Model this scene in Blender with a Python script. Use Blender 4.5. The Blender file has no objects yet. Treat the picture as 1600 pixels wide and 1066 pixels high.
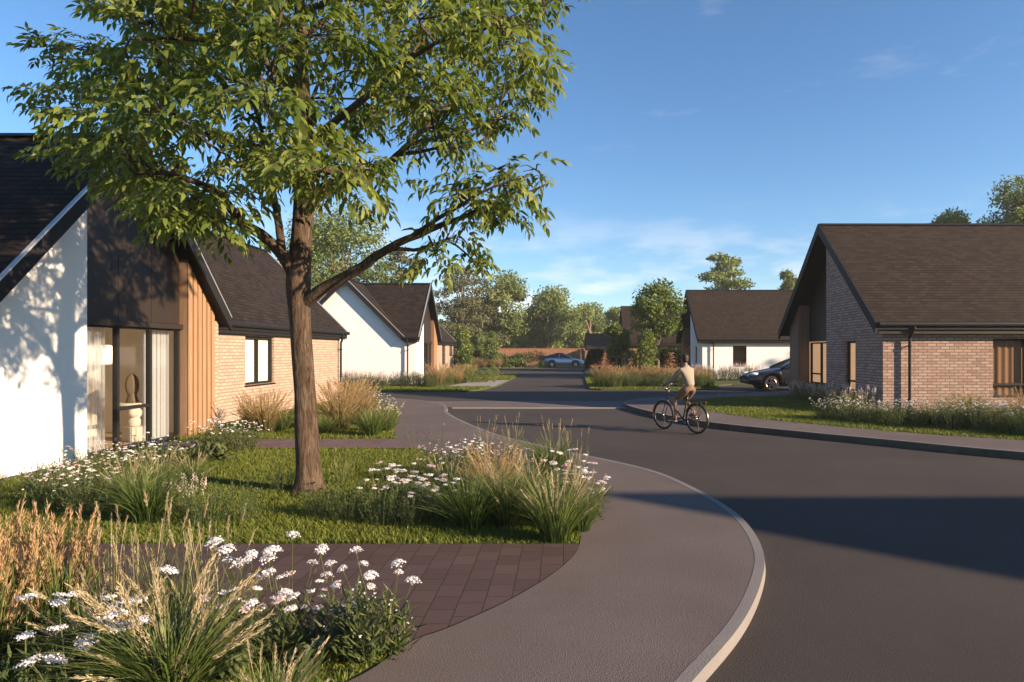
import bpy, bmesh, math, random
import numpy as np
from mathutils import Vector, Matrix, Euler

random.seed(7)
RNG = np.random.default_rng(11)
R = math.radians
SC = bpy.context.scene
COL = SC.collection

# ------------------------------------------------------------------ camera, sky, sun, exposure
cam_data = bpy.data.cameras.new('camera')
cam = bpy.data.objects.new('camera', cam_data)
COL.objects.link(cam)
cam.location = (0, 0, 1.7)
cam.rotation_euler = (R(90), 0, 0)
cam_data.sensor_width = 36
cam_data.lens = 36 * 1020 / 1600
cam_data.shift_x = -80 / 1600
cam_data.shift_y = 16 / 1600
cam_data.clip_start = 0.05
cam_data.clip_end = 3000
SC.camera = cam

SUN_EL, SUN_AZ = 17.5, 113.5          # azimuth clockwise from +Y
world = bpy.data.worlds.new('World')
SC.world = world
world.use_nodes = True
wn, wl = world.node_tree.nodes, world.node_tree.links
bg = wn['Background']
sky = wn.new('ShaderNodeTexSky')
sky.sky_type = 'NISHITA'
sky.sun_disc = False
sky.sun_elevation = R(SUN_EL)
sky.sun_rotation = R(SUN_AZ)
sky.altitude = 0
sky.air_density = 1.0
sky.dust_density = 0.0
sky.ozone_density = 4.0
bg.inputs['Strength'].default_value = 0.080
# thin low clouds, a noise of the sky direction
tc = wn.new('ShaderNodeTexCoord')
sep = wn.new('ShaderNodeSeparateXYZ'); wl.new(tc.outputs['Generated'], sep.inputs[0])
mp = wn.new('ShaderNodeMapping'); mp.inputs['Scale'].default_value = (1.7, 1.7, 6.5); mp.inputs['Location'].default_value = (0.35, 0.1, 0.2)
wl.new(tc.outputs['Generated'], mp.inputs[0])
nz = wn.new('ShaderNodeTexNoise'); nz.inputs['Scale'].default_value = 3.4; nz.inputs['Detail'].default_value = 9; nz.inputs['Roughness'].default_value = 0.55
wl.new(mp.outputs[0], nz.inputs['Vector'])
cr = wn.new('ShaderNodeValToRGB'); cr.color_ramp.elements[0].position = 0.46; cr.color_ramp.elements[1].position = 0.60
wl.new(nz.outputs['Fac'], cr.inputs[0])
low = wn.new('ShaderNodeMapRange'); low.inputs['From Min'].default_value = 0.0; low.inputs['From Max'].default_value = 0.22
low.inputs['To Min'].default_value = 1.0; low.inputs['To Max'].default_value = 0.0
wl.new(sep.outputs['Z'], low.inputs['Value'])
mul = wn.new('ShaderNodeMath'); mul.operation = 'MULTIPLY'
wl.new(cr.outputs[0], mul.inputs[0]); wl.new(low.outputs[0], mul.inputs[1])
mul2 = wn.new('ShaderNodeMath'); mul2.operation = 'MULTIPLY'; mul2.inputs[1].default_value = 0.8
wl.new(mul.outputs[0], mul2.inputs[0])
mixc = wn.new('ShaderNodeMixRGB'); mixc.inputs[2].default_value = (6.4, 6.0, 6.0, 1)
pass
# faint high wisps
mpw = wn.new('ShaderNodeMapping'); mpw.inputs['Scale'].default_value = (1.1, 1.6, 5.0); mpw.inputs['Rotation'].default_value = (0, R(24), R(20)); mpw.inputs['Location'].default_value = (1.3, .4, .9)
wl.new(tc.outputs['Generated'], mpw.inputs[0])
nw = wn.new('ShaderNodeTexNoise'); nw.inputs['Scale'].default_value = 3.1; nw.inputs['Detail'].default_value = 8; nw.inputs['Roughness'].default_value = .6
wl.new(mpw.outputs[0], nw.inputs['Vector'])
cw = wn.new('ShaderNodeValToRGB'); cw.color_ramp.elements[0].position = .60; cw.color_ramp.elements[1].position = .86; cw.color_ramp.elements[1].color = (.28, .28, .28, 1)
wl.new(nw.outputs['Fac'], cw.inputs[0])
mxm = wn.new('ShaderNodeMath'); mxm.operation = 'MAXIMUM'
wl.new(mul2.outputs[0], mxm.inputs[0]); wl.new(cw.outputs[0], mxm.inputs[1]); wl.new(mxm.outputs[0], mixc.inputs[0])
hs = wn.new('ShaderNodeHueSaturation'); hs.inputs['Saturation'].default_value = 1.08
wl.new(sky.outputs[0], hs.inputs['Color']); wl.new(hs.outputs[0], mixc.inputs[1])
wl.new(mixc.outputs[0], bg.inputs['Color'])

sun_data = bpy.data.lights.new('sun', 'SUN')
sun_data.energy = 5.0
sun_data.angle = R(0.7)
sun_data.color = (1.0, 0.76, 0.52)
sun = bpy.data.objects.new('sun', sun_data)
COL.objects.link(sun)
SUNV = Vector((math.sin(R(SUN_AZ)) * math.cos(R(SUN_EL)), math.cos(R(SUN_AZ)) * math.cos(R(SUN_EL)), math.sin(R(SUN_EL))))
sun.rotation_euler = (-SUNV).to_track_quat('-Z', 'Y').to_euler()
sun.location = SUNV * 60

SC.view_settings.view_transform = 'Standard'
SC.view_settings.look = 'None'
SC.view_settings.exposure = 1.38
SC.view_settings.gamma = 1
SC.cycles.max_bounces = 7
SC.cycles.transparent_max_bounces = 12
SC.cycles.use_denoising = True
SC.cycles.sample_clamp_indirect = 6

# ------------------------------------------------------------------ helpers
def ground_at(px, py, z=0.0):
    """a point of the level z that the survey sheet lists by its sight angles"""
    y = 1020 * (1.7 - z) / (py - 549)
    return ((px - 880) / 1020 * y, y)

def link(o): COL.objects.link(o); return o

def boxuv(me):
    """uv in metres: u level along each face, v up it"""
    n = len(me.loops)
    if n == 0: return
    co = np.empty(len(me.vertices) * 3, np.float32); me.vertices.foreach_get('co', co); co = co.reshape(-1, 3)
    li = np.empty(n, np.int32); me.loops.foreach_get('vertex_index', li)
    nf = len(me.polygons)
    tot = np.empty(nf, np.int32); me.polygons.foreach_get('loop_total', tot)
    nr = np.empty(nf * 3, np.float32); me.polygons.foreach_get('normal', nr); nr = nr.reshape(-1, 3)
    t = np.stack([-nr[:, 1], nr[:, 0], np.zeros(nf)], 1)
    l = np.linalg.norm(t, axis=1)
    flat = l < 0.05
    t[flat] = (1, 0, 0); l[flat] = 1
    t /= l[:, None]
    b = np.cross(nr, t)
    b[flat] = (0, 1, 0)
    T = np.repeat(t, tot, 0); B = np.repeat(b, tot, 0)
    p = co[li]
    uv = np.stack([(p * T).sum(1), (p * B).sum(1)], 1).astype(np.float32)
    lay = me.uv_layers.new(name='UVMap')
    lay.data.foreach_set('uv', uv.ravel())

def mk(name, V, F, mat, parent=None, world=True, smooth=False, uv=True, attrs=None, midx=None):
    """one mesh object; V is in world metres unless world=False, then in the thing's own frame"""
    me = bpy.data.meshes.new(name)
    V = np.asarray(V, np.float32).reshape(-1, 3)
    if parent is not None and world:
        p = parent
        while p.parent: p = p.parent
        V = V - np.array(p.location, np.float32)
    if isinstance(F, np.ndarray):
        k = F.shape[1]
        me.vertices.add(len(V)); me.vertices.foreach_set('co', V.ravel())
        me.loops.add(F.size); me.loops.foreach_set('vertex_index', F.astype(np.int32).ravel())
        me.polygons.add(len(F)); me.polygons.foreach_set('loop_start', np.arange(0, F.size, k, dtype=np.int32))
        me.update(calc_edges=True)
    else:
        me.from_pydata([tuple(map(float, v)) for v in V], [], [tuple(map(int, f)) for f in F])
        me.update()
    for m in (mat if isinstance(mat, (list, tuple)) else [mat]): me.materials.append(m)
    if midx is not None: me.polygons.foreach_set('material_index', np.asarray(midx, np.int32))
    if smooth: me.polygons.foreach_set('use_smooth', np.ones(len(me.polygons), bool))
    if uv: boxuv(me)
    for k, a in (attrs or {}).items():
        at = me.attributes.new(k, 'FLOAT', 'POINT'); at.data.foreach_set('value', np.asarray(a, np.float32))
    o = link(bpy.data.objects.new(name, me))
    if parent is not None: o.parent = parent
    return o

def tag(o, label=None, cat=None, group=None, kind=None):
    if label: o['label'] = label
    if cat: o['category'] = cat
    if group: o['group'] = group
    if kind: o['kind'] = kind
    return o

def thing(name, label, cat, loc=(0, 0, 0), rz=0, group=None):
    o = link(bpy.data.objects.new(name, None))
    o.location = loc; o.rotation_euler = (0, 0, rz); o.empty_display_size = 0.2
    return tag(o, label, cat, group)

def dup(root, loc, rz=0.0, s=1.0, label=None, group=None):
    r = root.copy(); COL.objects.link(r); r.location = loc; r.rotation_euler = (0, 0, rz); r.scale = (s, s, s)
    if label: r['label'] = label
    if group: r['group'] = group
    for ch in root.children:
        c = ch.copy(); COL.objects.link(c); c.parent = r
        for g in ch.children:
            d = g.copy(); COL.objects.link(d); d.parent = c
    return r

class MB:
    def __init__(s): s.V = []; s.F = []; s.mi = []
    def add(s, V, F, m=0):
        o = len(s.V); s.V += [tuple(v) for v in V]; s.F += [tuple(i + o for i in f) for f in F]; s.mi += [m] * len(F); return s
    def box(s, a, b, m=0):
        (x0, y0, z0), (x1, y1, z1) = [min(p, q) for p, q in zip(a, b)], [max(p, q) for p, q in zip(a, b)]
        return s.add([(x0, y0, z0), (x1, y0, z0), (x1, y1, z0), (x0, y1, z0), (x0, y0, z1), (x1, y0, z1), (x1, y1, z1), (x0, y1, z1)],
                     [(0, 3, 2, 1), (4, 5, 6, 7), (0, 1, 5, 4), (1, 2, 6, 5), (2, 3, 7, 6), (3, 0, 4, 7)], m)
    def prism(s, P, d, m=0):
        """polygon P (3d points) pushed along d"""
        P = [Vector(p) for p in P]; d = Vector(d); n = len(P)
        nrm = sum(((P[i]).cross(P[(i + 1) % n]) for i in range(n)), Vector())
        if nrm.dot(d) > 0: P = P[::-1]
        Q = [p + d for p in P]
        F = [tuple(range(n)), tuple(range(2 * n - 1, n - 1, -1))] + [(i, n + i, n + (i + 1) % n, (i + 1) % n) for i in range(n)]
        return s.add(P + Q, F, m)
    def tube(s, pts, rad, n=8, m=0, caps=True):
        V, F = tube(pts, rad, n, caps); return s.add(V, F, m)
    def build(s, name, mat, parent=None, **k):
        return mk(name, s.V, s.F, mat, parent, midx=s.mi if isinstance(mat, (list, tuple)) else None, **k)

def tube(pts, rad, n=8, caps=True):
    pts = [Vector(p) for p in pts]
    if not hasattr(rad, '__len__'): rad = [rad] * len(pts)
    V = []; F = []
    up = None
    for i, p in enumerate(pts):
        d = (pts[min(i + 1, len(pts) - 1)] - pts[max(i - 1, 0)])
        d = d.normalized() if d.length > 1e-9 else Vector((0, 0, 1))
        if up is None: up = Vector((1, 0, 0)) if abs(d.x) < 0.8 else Vector((0, 1, 0))
        a = (up - d * up.dot(d)).normalized(); b = d.cross(a); up = a
        for k in range(n):
            t = 2 * math.pi * k / n
            V.append(p + (a * math.cos(t) + b * math.sin(t)) * rad[i])
    for i in range(len(pts) - 1):
        for k in range(n):
            F.append((i * n + k, i * n + (k + 1) % n, (i + 1) * n + (k + 1) % n, (i + 1) * n + k))
    if caps:
        F.append(tuple(range(n - 1, -1, -1))); F.append(tuple(range((len(pts) - 1) * n, len(pts) * n)))
    return V, F

def catmull(P, k=8, closed=False):
    P = [np.array(p, float) for p in P]; n = len(P); out = []
    for i in range(n if closed else n - 1):
        p0, p1, p2, p3 = (P[(i - 1) % n] if closed or i > 0 else 2 * P[0] - P[1]), P[i], P[(i + 1) % n], (P[(i + 2) % n] if closed or i + 2 < n else 2 * P[-1] - P[-2])
        for j in range(k):
            t = j / k
            out.append(0.5 * (2 * p1 + (p2 - p0) * t + (2 * p0 - 5 * p1 + 4 * p2 - p3) * t * t + (3 * p1 - p0 - 3 * p2 + p3) * t ** 3))
    if not closed: out.append(P[-1])
    return [tuple(p) for p in out]

def sheet(name, poly, z, mat, kind='structure', depth=None):
    """a level sheet (or slab of some depth) with the outline poly"""
    if depth:
        m = MB().prism([(p[0], p[1], z - depth) for p in poly], (0, 0, depth)); V, F = m.V, m.F
    else:
        V = [(p[0], p[1], z) for p in poly]; F = [tuple(range(len(V)))]
        if sum(V[i][0] * V[(i + 1) % len(V)][1] - V[(i + 1) % len(V)][0] * V[i][1] for i in range(len(V))) < 0: F = [F[0][::-1]]
    bm = bmesh.new()
    vs = [bm.verts.new(v) for v in V]
    for f in F: bm.faces.new([vs[i] for i in f])
    bm.normal_update()
    bmesh.ops.triangulate(bm, faces=[g for g in bm.faces if len(g.verts) > 4])
    me = bpy.data.meshes.new(name); bm.to_mesh(me); bm.free(); me.materials.append(mat); boxuv(me)
    o = link(bpy.data.objects.new(name, me))
    o['kind'] = kind
    return o

def inside(poly, X, Y):
    X = np.asarray(X); Y = np.asarray(Y); r = np.zeros(X.shape, bool); n = len(poly)
    for i in range(n):
        x0, y0 = poly[i][:2]; x1, y1 = poly[(i + 1) % n][:2]
        if y0 == y1: continue
        c = ((y0 > Y) != (y1 > Y)) & (X < (x1 - x0) * (Y - y0) / (y1 - y0) + x0)
        r ^= c
    return r

def offset(line, d):
    """polyline moved d to its left-hand side"""
    out = []; n = len(line)
    for i in range(n):
        a = np.array(line[max(i - 1, 0)][:2]); b = np.array(line[min(i + 1, n - 1)][:2]); t = (b - a) / np.linalg.norm(b - a)
        out.append((line[i][0] - t[1] * d, line[i][1] + t[0] * d))
    return out

# ------------------------------------------------------------------ materials
class NT:
    def __init__(s, name):
        s.m = bpy.data.materials.new(name); s.m.use_nodes = True; s.t = s.m.node_tree; s.n = s.t.nodes; s.l = s.t.links
        s.b = s.n['Principled BSDF']; s.out = s.n['Material Output']
    def node(s, t, **k):
        x = s.n.new('ShaderNode' + t)
        for a, v in k.items(): setattr(x, a, v)
        return x
    def link(s, a, b): s.l.new(a, b)
    def val(s, sock, v):
        if isinstance(v, (int, float)): sock.default_value = v
        elif isinstance(v, (tuple, list)): sock.default_value = (*v, 1) if len(v) == 3 and sock.type == 'RGBA' else v
        else: s.link(v, sock)
    def noise(s, scale, detail=4, rough=.6, vec=None, dist=0):
        x = s.node('TexNoise'); x.inputs['Scale'].default_value = scale; x.inputs['Detail'].default_value = detail
        x.inputs['Roughness'].default_value = rough; x.inputs['Distortion'].default_value = dist
        s.link(vec if vec is not None else s.obj(), x.inputs['Vector']); return x.outputs['Fac']
    def obj(s):
        if not hasattr(s, '_tc'): s._tc = s.node('TexCoord')
        return s._tc.outputs['Object']
    def uv(s):
        s.obj(); return s._tc.outputs['UV']
    def mapv(s, vec, scale=(1, 1, 1), rot=(0, 0, 0), loc=(0, 0, 0)):
        x = s.node('Mapping'); x.inputs['Scale'].default_value = scale; x.inputs['Rotation'].default_value = rot; x.inputs['Location'].default_value = loc
        s.link(vec, x.inputs[0]); return x.outputs[0]
    def ramp(s, fac, stops):
        x = s.node('ValToRGB'); e = x.color_ramp.elements
        while len(e) < len(stops): e.new(0.5)
        for el, (p, c) in zip(e, stops): el.position = p; el.color = (*c, 1) if len(c) == 3 else c
        s.link(fac, x.inputs[0]); return x.outputs[0]
    def mix(s, fac, a, b, mode='MIX'):
        x = s.node('MixRGB', blend_type=mode); s.val(x.inputs[0], fac); s.val(x.inputs[1], a); s.val(x.inputs[2], b); return x.outputs[0]
    def math(s, op, a, b=0.0):
        x = s.node('Math', operation=op); s.val(x.inputs[0], a); s.val(x.inputs[1], b); return x.outputs[0]
    def bump(s, h, strength=.4, dist=.01, normal=None):
        x = s.node('Bump'); x.inputs['Strength'].default_value = strength; x.inputs['Distance'].default_value = dist
        s.link(h, x.inputs['Height'])
        if normal is not None: s.link(normal, x.inputs['Normal'])
        s.link(x.outputs[0], s.b.inputs['Normal']); return x.outputs[0]
    def set(s, **k):
        names = dict(col='Base Color', rough='Roughness', metal='Metallic', spec='Specular IOR Level', coat='Coat Weight', trans='Transmission Weight', ior='IOR', emit='Emission Color', estr='Emission Strength', sheen='Sheen Weight')
        for a, v in k.items(): s.val(s.b.inputs[names[a]], v)
        return s

def plain(name, col, rough=.7, var=.12, scale=6, bump=0.0, bscale=80, metal=0, spec=.4, stretch=(1, 1, 1)):
    t = NT(name)
    v = t.mapv(t.obj(), stretch)
    f = t.noise(scale, 5, .6, v)
    c = t.mix(f, tuple(x * (1 - var) for x in col), tuple(min(1, x * (1 + var)) for x in col))
    t.set(col=c, metal=metal, spec=spec, rough=t.math('ADD', rough - .06, t.math('MULTIPLY', t.noise(scale * 2.3), .12)))
    if bump: t.bump(t.noise(bscale, 3, .6, v), bump, .004)
    return t.m

def brick_mat(name, cols, mortar, bw=.225, bh=.075, mo=.011, bump=.7, tint=(1, 1, 1)):
    t = NT(name)
    x = t.node('TexBrick'); x.offset = .5; x.squash = 1
    x.inputs['Scale'].default_value = 1; x.inputs['Brick Width'].default_value = bw; x.inputs['Row Height'].default_value = bh
    x.inputs['Mortar Size'].default_value = mo * .55; x.inputs['Mortar Smooth'].default_value = .25; x.inputs['Bias'].default_value = 0
    x.inputs['Color1'].default_value = (0, 0, 0, 1); x.inputs['Color2'].default_value = (1, 1, 1, 1); x.inputs['Mortar'].default_value = (.5, .5, .5, 1)
    wob = t.noise(9, 3, .5, t.uv())
    vec = t.node('VectorMath', operation='ADD'); t.link(t.uv(), vec.inputs[0])
    cmb = t.node('CombineXYZ'); t.link(t.math('MULTIPLY', t.math('SUBTRACT', wob, .5), .012), cmb.inputs[0]); t.link(t.math('MULTIPLY', t.math('SUBTRACT', wob, .5), .010), cmb.inputs[1])
    t.link(cmb.outputs[0], vec.inputs[1]); t.link(vec.outputs[0], x.inputs['Vector'])
    n = len(cols)
    tone = t.math('ADD', t.math('ADD', t.math('MULTIPLY', x.outputs['Color'], .5), .12), t.math('MULTIPLY', t.noise(3.2, 4, .6, t.uv()), .28))
    body = t.ramp(tone, [((i + .5) / n, c) for i, c in enumerate(cols)])
    spk = t.noise(70, 4, .7, t.uv())
    body = t.mix(.35, body, t.ramp(spk, [(.3, (.25, .2, .18)), (.7, (1, .95, .9))]), 'MULTIPLY')
    c = t.mix(x.outputs['Fac'], body, mortar)
    t.set(col=c, rough=.9, spec=.25)
    h = t.math('ADD', t.math('MULTIPLY', t.math('SUBTRACT', 1, x.outputs['Fac']), 1.0), t.math('MULTIPLY', spk, .35))
    t.bump(h, bump, .008)
    return t.m

def tile_mat(name, dark, light, bw=.33, bh=.15):
    t = NT(name)
    x = t.node('TexBrick'); x.offset = .5
    x.inputs['Scale'].default_value = 1; x.inputs['Brick Width'].default_value = bw; x.inputs['Row Height'].default_value = bh
    x.inputs['Mortar Size'].default_value = .004; x.inputs['Mortar Smooth'].default_value = .1; x.inputs['Bias'].default_value = 0
    x.inputs['Color1'].default_value = (0, 0, 0, 1); x.inputs['Color2'].default_value = (1, 1, 1, 1)
    t.link(t.uv(), x.inputs['Vector'])
    s = t.node('SeparateXYZ'); t.link(t.uv(), s.inputs[0])
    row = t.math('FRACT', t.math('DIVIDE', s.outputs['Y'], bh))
    tone = t.math('ADD', t.math('MULTIPLY', x.outputs['Color'], .75), t.math('MULTIPLY', t.noise(1.1, 6, .65, t.uv()), .25))
    c = t.ramp(tone, [(.2, dark), (.8, light)])
    c = t.mix(t.math('MULTIPLY', t.noise(38, 5, .7, t.uv()), .5), c, tuple(v * .55 for v in dark))
    c = t.mix(x.outputs['Fac'], c, tuple(v * .3 for v in dark))
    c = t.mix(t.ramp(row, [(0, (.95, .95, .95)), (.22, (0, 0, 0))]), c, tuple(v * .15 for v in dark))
    t.set(col=c, rough=.88, spec=.15)
    h = t.math('ADD', t.math('SUBTRACT', 1, row), t.math('MULTIPLY', t.noise(25, 4, .7, t.uv()), .25))
    h = t.math('ADD', h, t.math('MULTIPLY', x.outputs['Color'], .25))
    t.bump(h, .9, .022)
    return t.m

def wood_mat(name, a, b, grain=1.0):
    t = NT(name)
    v = t.mapv(t.obj(), (22, 22, 1.2))
    g = t.noise(2.2, 6, .65, v, .8)
    big = t.noise(1.3, 3, .5, t.mapv(t.obj(), (9, 9, .25)))
    c = t.ramp(t.math('ADD', t.math('MULTIPLY', g, .55), t.math('MULTIPLY', big, .45)), [(.3, a), (.68, b)])
    t.set(col=c, rough=.7, spec=.3); t.bump(g, .25, .004)
    return t.m

def ground_mat(name, a, b, fine=160, bump=.5, big=.6, rough=.9, patch=0.0):
    t = NT(name)
    f = t.noise(fine, 3, .75)
    l = t.noise(big, 7, .6)
    k = t.math('ADD', t.math('MULTIPLY', f, .5), t.math('MULTIPLY', l, .5))
    c = t.ramp(k, [(.36, a), (.64, b)])
    stain = t.noise(.35, 5, .65, t.mapv(t.obj(), (1, 1, 1), (0, 0, .6)), .6)
    c = t.mix(t.ramp(stain, [(.5, (0, 0, 0)), (.75, (.35, .35, .35))]), c, tuple(v * .55 for v in a))
    spk = t.node('TexVoronoi'); spk.inputs['Scale'].default_value = fine * .9; t.link(t.obj(), spk.inputs['Vector'])
    c = t.mix(t.ramp(spk.outputs['Distance'], [(.0, (.5, .5, .5)), (.22, (0, 0, 0))]), c, tuple(min(1, v * 2.1) for v in b))
    t.set(col=c, rough=t.math('ADD', rough - .12, t.math('MULTIPLY', l, .2)), spec=.3)
    t.bump(t.math('ADD', f, t.math('MULTIPLY', spk.outputs['Distance'], .8)), bump, .006)
    return t.m

def paver_mat(name, cols, joint):
    t = NT(name)
    x = t.node('TexBrick'); x.offset = .5
    x.inputs['Scale'].default_value = 1; x.inputs['Brick Width'].default_value = .21; x.inputs['Row Height'].default_value = .165
    x.inputs['Mortar Size'].default_value = .0035; x.inputs['Mortar Smooth'].default_value = .3; x.inputs['Bias'].default_value = 0
    x.inputs['Color1'].default_value = (0, 0, 0, 1); x.inputs['Color2'].default_value = (1, 1, 1, 1)
    t.link(t.mapv(t.uv(), (1, 1, 1), (0, 0, R(90))), x.inputs['Vector'])
    tone = t.math('ADD', t.math('MULTIPLY', x.outputs['Color'], .35), t.math('MULTIPLY', t.noise(2.0, 5, .6), .45))
    c = t.ramp(tone, [(.2, cols[0]), (.8, cols[1])])
    c = t.mix(.4, c, t.ramp(t.noise(120, 3, .7), [(.3, (.4, .38, .36)), (.75, (1, 1, 1))]), 'MULTIPLY')
    c = t.mix(x.outputs['Fac'], c, joint)
    t.set(col=c, rough=.85, spec=.3)
    t.bump(t.math('ADD', t.math('SUBTRACT', 1, x.outputs['Fac']), t.math('MULTIPLY', t.noise(90, 3, .7), .3)), .6, .006)
    return t.m

def leaf_mat(name, stops, trans=.35, rough=.5, spec=.35, tcol=None, by='r'):
    """foliage: colour by the per-leaf value r (or along the blade, t), part of the light passes through"""
    t = NT(name)
    a = t.node('Attribute'); a.attribute_name = by
    oi = t.node('ObjectInfo')
    f = t.math('ADD', a.outputs['Fac'], t.math('MULTIPLY', t.math('SUBTRACT', oi.outputs['Random'], .5), .14))
    if by == 't':
        a2 = t.node('Attribute'); a2.attribute_name = 'r'
        f = t.math('ADD', f, t.math('MULTIPLY', t.math('SUBTRACT', a2.outputs['Fac'], .5), .45))
    c = t.ramp(f, stops)
    t.set(col=c, rough=rough, spec=spec)
    if trans:
        tr = t.node('BsdfTranslucent'); t.link(t.mix(1, c, tcol or (1.25, 1.3, .7), 'MULTIPLY'), tr.inputs['Color'])
        mx = t.node('MixShader'); mx.inputs[0].default_value = trans
        t.link(t.b.outputs[0], mx.inputs[1]); t.link(tr.outputs[0], mx.inputs[2]); t.link(mx.outputs[0], t.out.inputs[0])
    return t.m

def glass_mat(name, tint=(.9, .93, .92), refl=.25):
    t = NT(name)
    tr = t.node('BsdfTransparent'); tr.inputs[0].default_value = (*tint, 1)
    gl = t.node('BsdfGlossy'); gl.inputs['Roughness'].default_value = .015; gl.inputs[0].default_value = (.95, .97, 1, 1)
    ge = t.node('NewGeometry'); dt = t.node('VectorMath', operation='DOT_PRODUCT'); t.link(ge.outputs['Normal'], dt.inputs[0]); t.link(ge.outputs['Incoming'], dt.inputs[1])
    fr = t.math('POWER', t.math('SUBTRACT', 1, t.math('ABSOLUTE', dt.outputs['Value'])), 5.0)     # the same from either face
    mx = t.node('MixShader'); t.link(t.math('ADD', t.math('MULTIPLY', fr, .9 - refl), refl + .04), mx.inputs[0])
    t.link(tr.outputs[0], mx.inputs[1]); t.link(gl.outputs[0], mx.inputs[2]); t.link(mx.outputs[0], t.out.inputs[0])
    return t.m

MT = {}
MT['road'] = ground_mat('road_tarmac', (.036, .030, .026), (.060, .050, .044), 170, .75, .5)
MT['pave'] = ground_mat('pavement_tarmac', (.095, .074, .068), (.142, .115, .106), 150, .5, .8)
MT['kerb'] = ground_mat('kerb_concrete', (.15, .137, .132), (.215, .198, .19), 110, .3, 1.2)
MT['pale'] = ground_mat('pale_concrete', (.22, .205, .19), (.30, .28, .26), 110, .3, 1.2)
MT['earth'] = ground_mat('lawn_soil', (.045, .058, .014), (.080, .10, .024), 60, .6, .9)
MT['far'] = ground_mat('meadow', (.04, .06, .016), (.08, .11, .03), 20, .3, .1)
MT['paver'] = paver_mat('block_paving', ((.070, .043, .040), (.115, .075, .070)), (.016, .012, .011))
MT['paver2'] = paver_mat('mauve_paving', ((.13, .085, .085), (.19, .13, .13)), (.05, .035, .035))
MT['render'] = plain('white_render', (.80, .785, .755), .85, .03, 1.4, .18, 140)
MT['brick'] = brick_mat('buff_brick', [(.33, .24, .185), (.43, .315, .245), (.50, .38, .30), (.40, .275, .21), (.55, .44, .36)], (.22, .17, .135), mo=.020)
MT['brick_grey'] = brick_mat('rose_brick', [(.20, .155, .145), (.34, .225, .185), (.42, .29, .235), (.47, .35, .29), (.33, .21, .17)], (.15, .115, .095), mo=.022)
MT['tile'] = tile_mat('slate_tile', (.020, .0150, .0125), (.038, .029, .024), .22, .12)
MT['tile_warm'] = tile_mat('brown_tile', (.027, .0190, .0145), (.046, .034, .026), .22, .12)
MT['dark'] = plain('anthracite_metal', (.014, .0135, .015), .62, .1, 4, 0, metal=0, spec=.2)
MT['panel'] = plain('bronze_panel', (.026, .019, .015), .5, .15, 2, .05, 20, spec=.3)
MT['trim'] = plain('pale_aluminium_trim', (.55, .54, .53), .35, .05, 3, metal=.6)
MT['timber'] = wood_mat('larch_cladding', (.21, .118, .064), (.38, .23, .130))
MT['timber_dk'] = wood_mat('weathered_cladding', (.13, .080, .050), (.26, .165, .105))
MT['fence'] = wood_mat('fence_board', (.22, .10, .055), (.36, .18, .10))
MT['beige'] = plain('beige_plaster', (.84, .77, .67), .9, .05, 1.5)
MT['floor'] = wood_mat('oak_floor', (.34, .24, .15), (.46, .34, .22))
MT['glass'] = glass_mat('clear_glass', (.93, .94, .93), .02)
MT['glass_dk'] = glass_mat('window_glass', (.80, .79, .77), .08)
MT['glass_mirror'] = glass_mat('reflecting_glass', (.75, .74, .72), .42)
MT['blind'] = plain('cream_blind', (.78, .74, .64), .9, .03, 2)
MT['linen'] = plain('tan_curtain', (.34, .20, .11), .95, .1, 5)
t = NT('glowing_curtain'); f_ = t.noise(5); t.set(col=t.mix(f_, (.46, .31, .18), (.58, .41, .26)), rough=.95, emit=(1, .60, .32), estr=.26); MT['linen_glow'] = t.m  # emission added to the cloth to warm the gable windows, no lamp behind it
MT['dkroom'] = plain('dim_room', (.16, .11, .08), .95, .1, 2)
t = NT('sheer_curtain')
tr = t.node('BsdfTransparent'); tl = t.node('BsdfTranslucent'); tl.inputs[0].default_value = (.86, .85, .83, 1)
df = t.node('BsdfDiffuse'); df.inputs[0].default_value = (.80, .84, .90, 1)
m1 = t.node('MixShader'); m1.inputs[0].default_value = .4; t.link(df.outputs[0], m1.inputs[1]); t.link(tl.outputs[0], m1.inputs[2])
m2 = t.node('MixShader'); m2.inputs[0].default_value = .34; t.link(tr.outputs[0], m2.inputs[1]); t.link(m1.outputs[0], m2.inputs[2])
t.link(m2.outputs[0], t.out.inputs[0]); MT['sheer'] = t.m
# bark
t = NT('bark')
v = t.mapv(t.obj(), (16, 16, 2.4))
g = t.noise(1.6, 8, .7, v, 1.2)
c = t.ramp(g, [(.32, (.022, .015, .010)), (.5, (.085, .058, .040)), (.72, (.17, .125, .09))])
t.set(col=c, rough=.95, spec=.15); t.bump(g, .95, .03); MT['bark'] = t.m
MT['bark_far'] = plain('pale_bark', (.16, .12, .085), .9, .3, 9, .3, 30)
LEAF = [(0, (.045, .078, .016)), (.35, (.100, .145, .026)), (.7, (.170, .210, .044)), (1, (.25, .275, .078))]
MT['leaf'] = leaf_mat('tree_leaf', LEAF, .40)
MT['leaf_far'] = leaf_mat('far_leaf', [(0, (.075, .115, .034)), (.5, (.165, .21, .066)), (1, (.26, .30, .11))], .3, .6)
MT['leaf_pine'] = leaf_mat('cedar_needle', [(0, (.05, .06, .028)), (.5, (.12, .125, .055)), (1, (.19, .19, .085))], .25, .7)
MT['leaf_dk'] = leaf_mat('hedge_leaf', [(0, (.012, .026, .008)), (.6, (.035, .058, .014)), (1, (.075, .10, .025))], .2, .55)
MT['leaf_lt'] = leaf_mat('pale_shrub_leaf', [(0, (.07, .11, .026)), (.6, (.15, .20, .045)), (1, (.25, .28, .085))], .3, .6)
MT['lawn'] = leaf_mat('lawn_blade', [(0, (.055, .085, .010)), (.5, (.135, .165, .022)), (1, (.23, .24, .045))], .35, .6)
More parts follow.
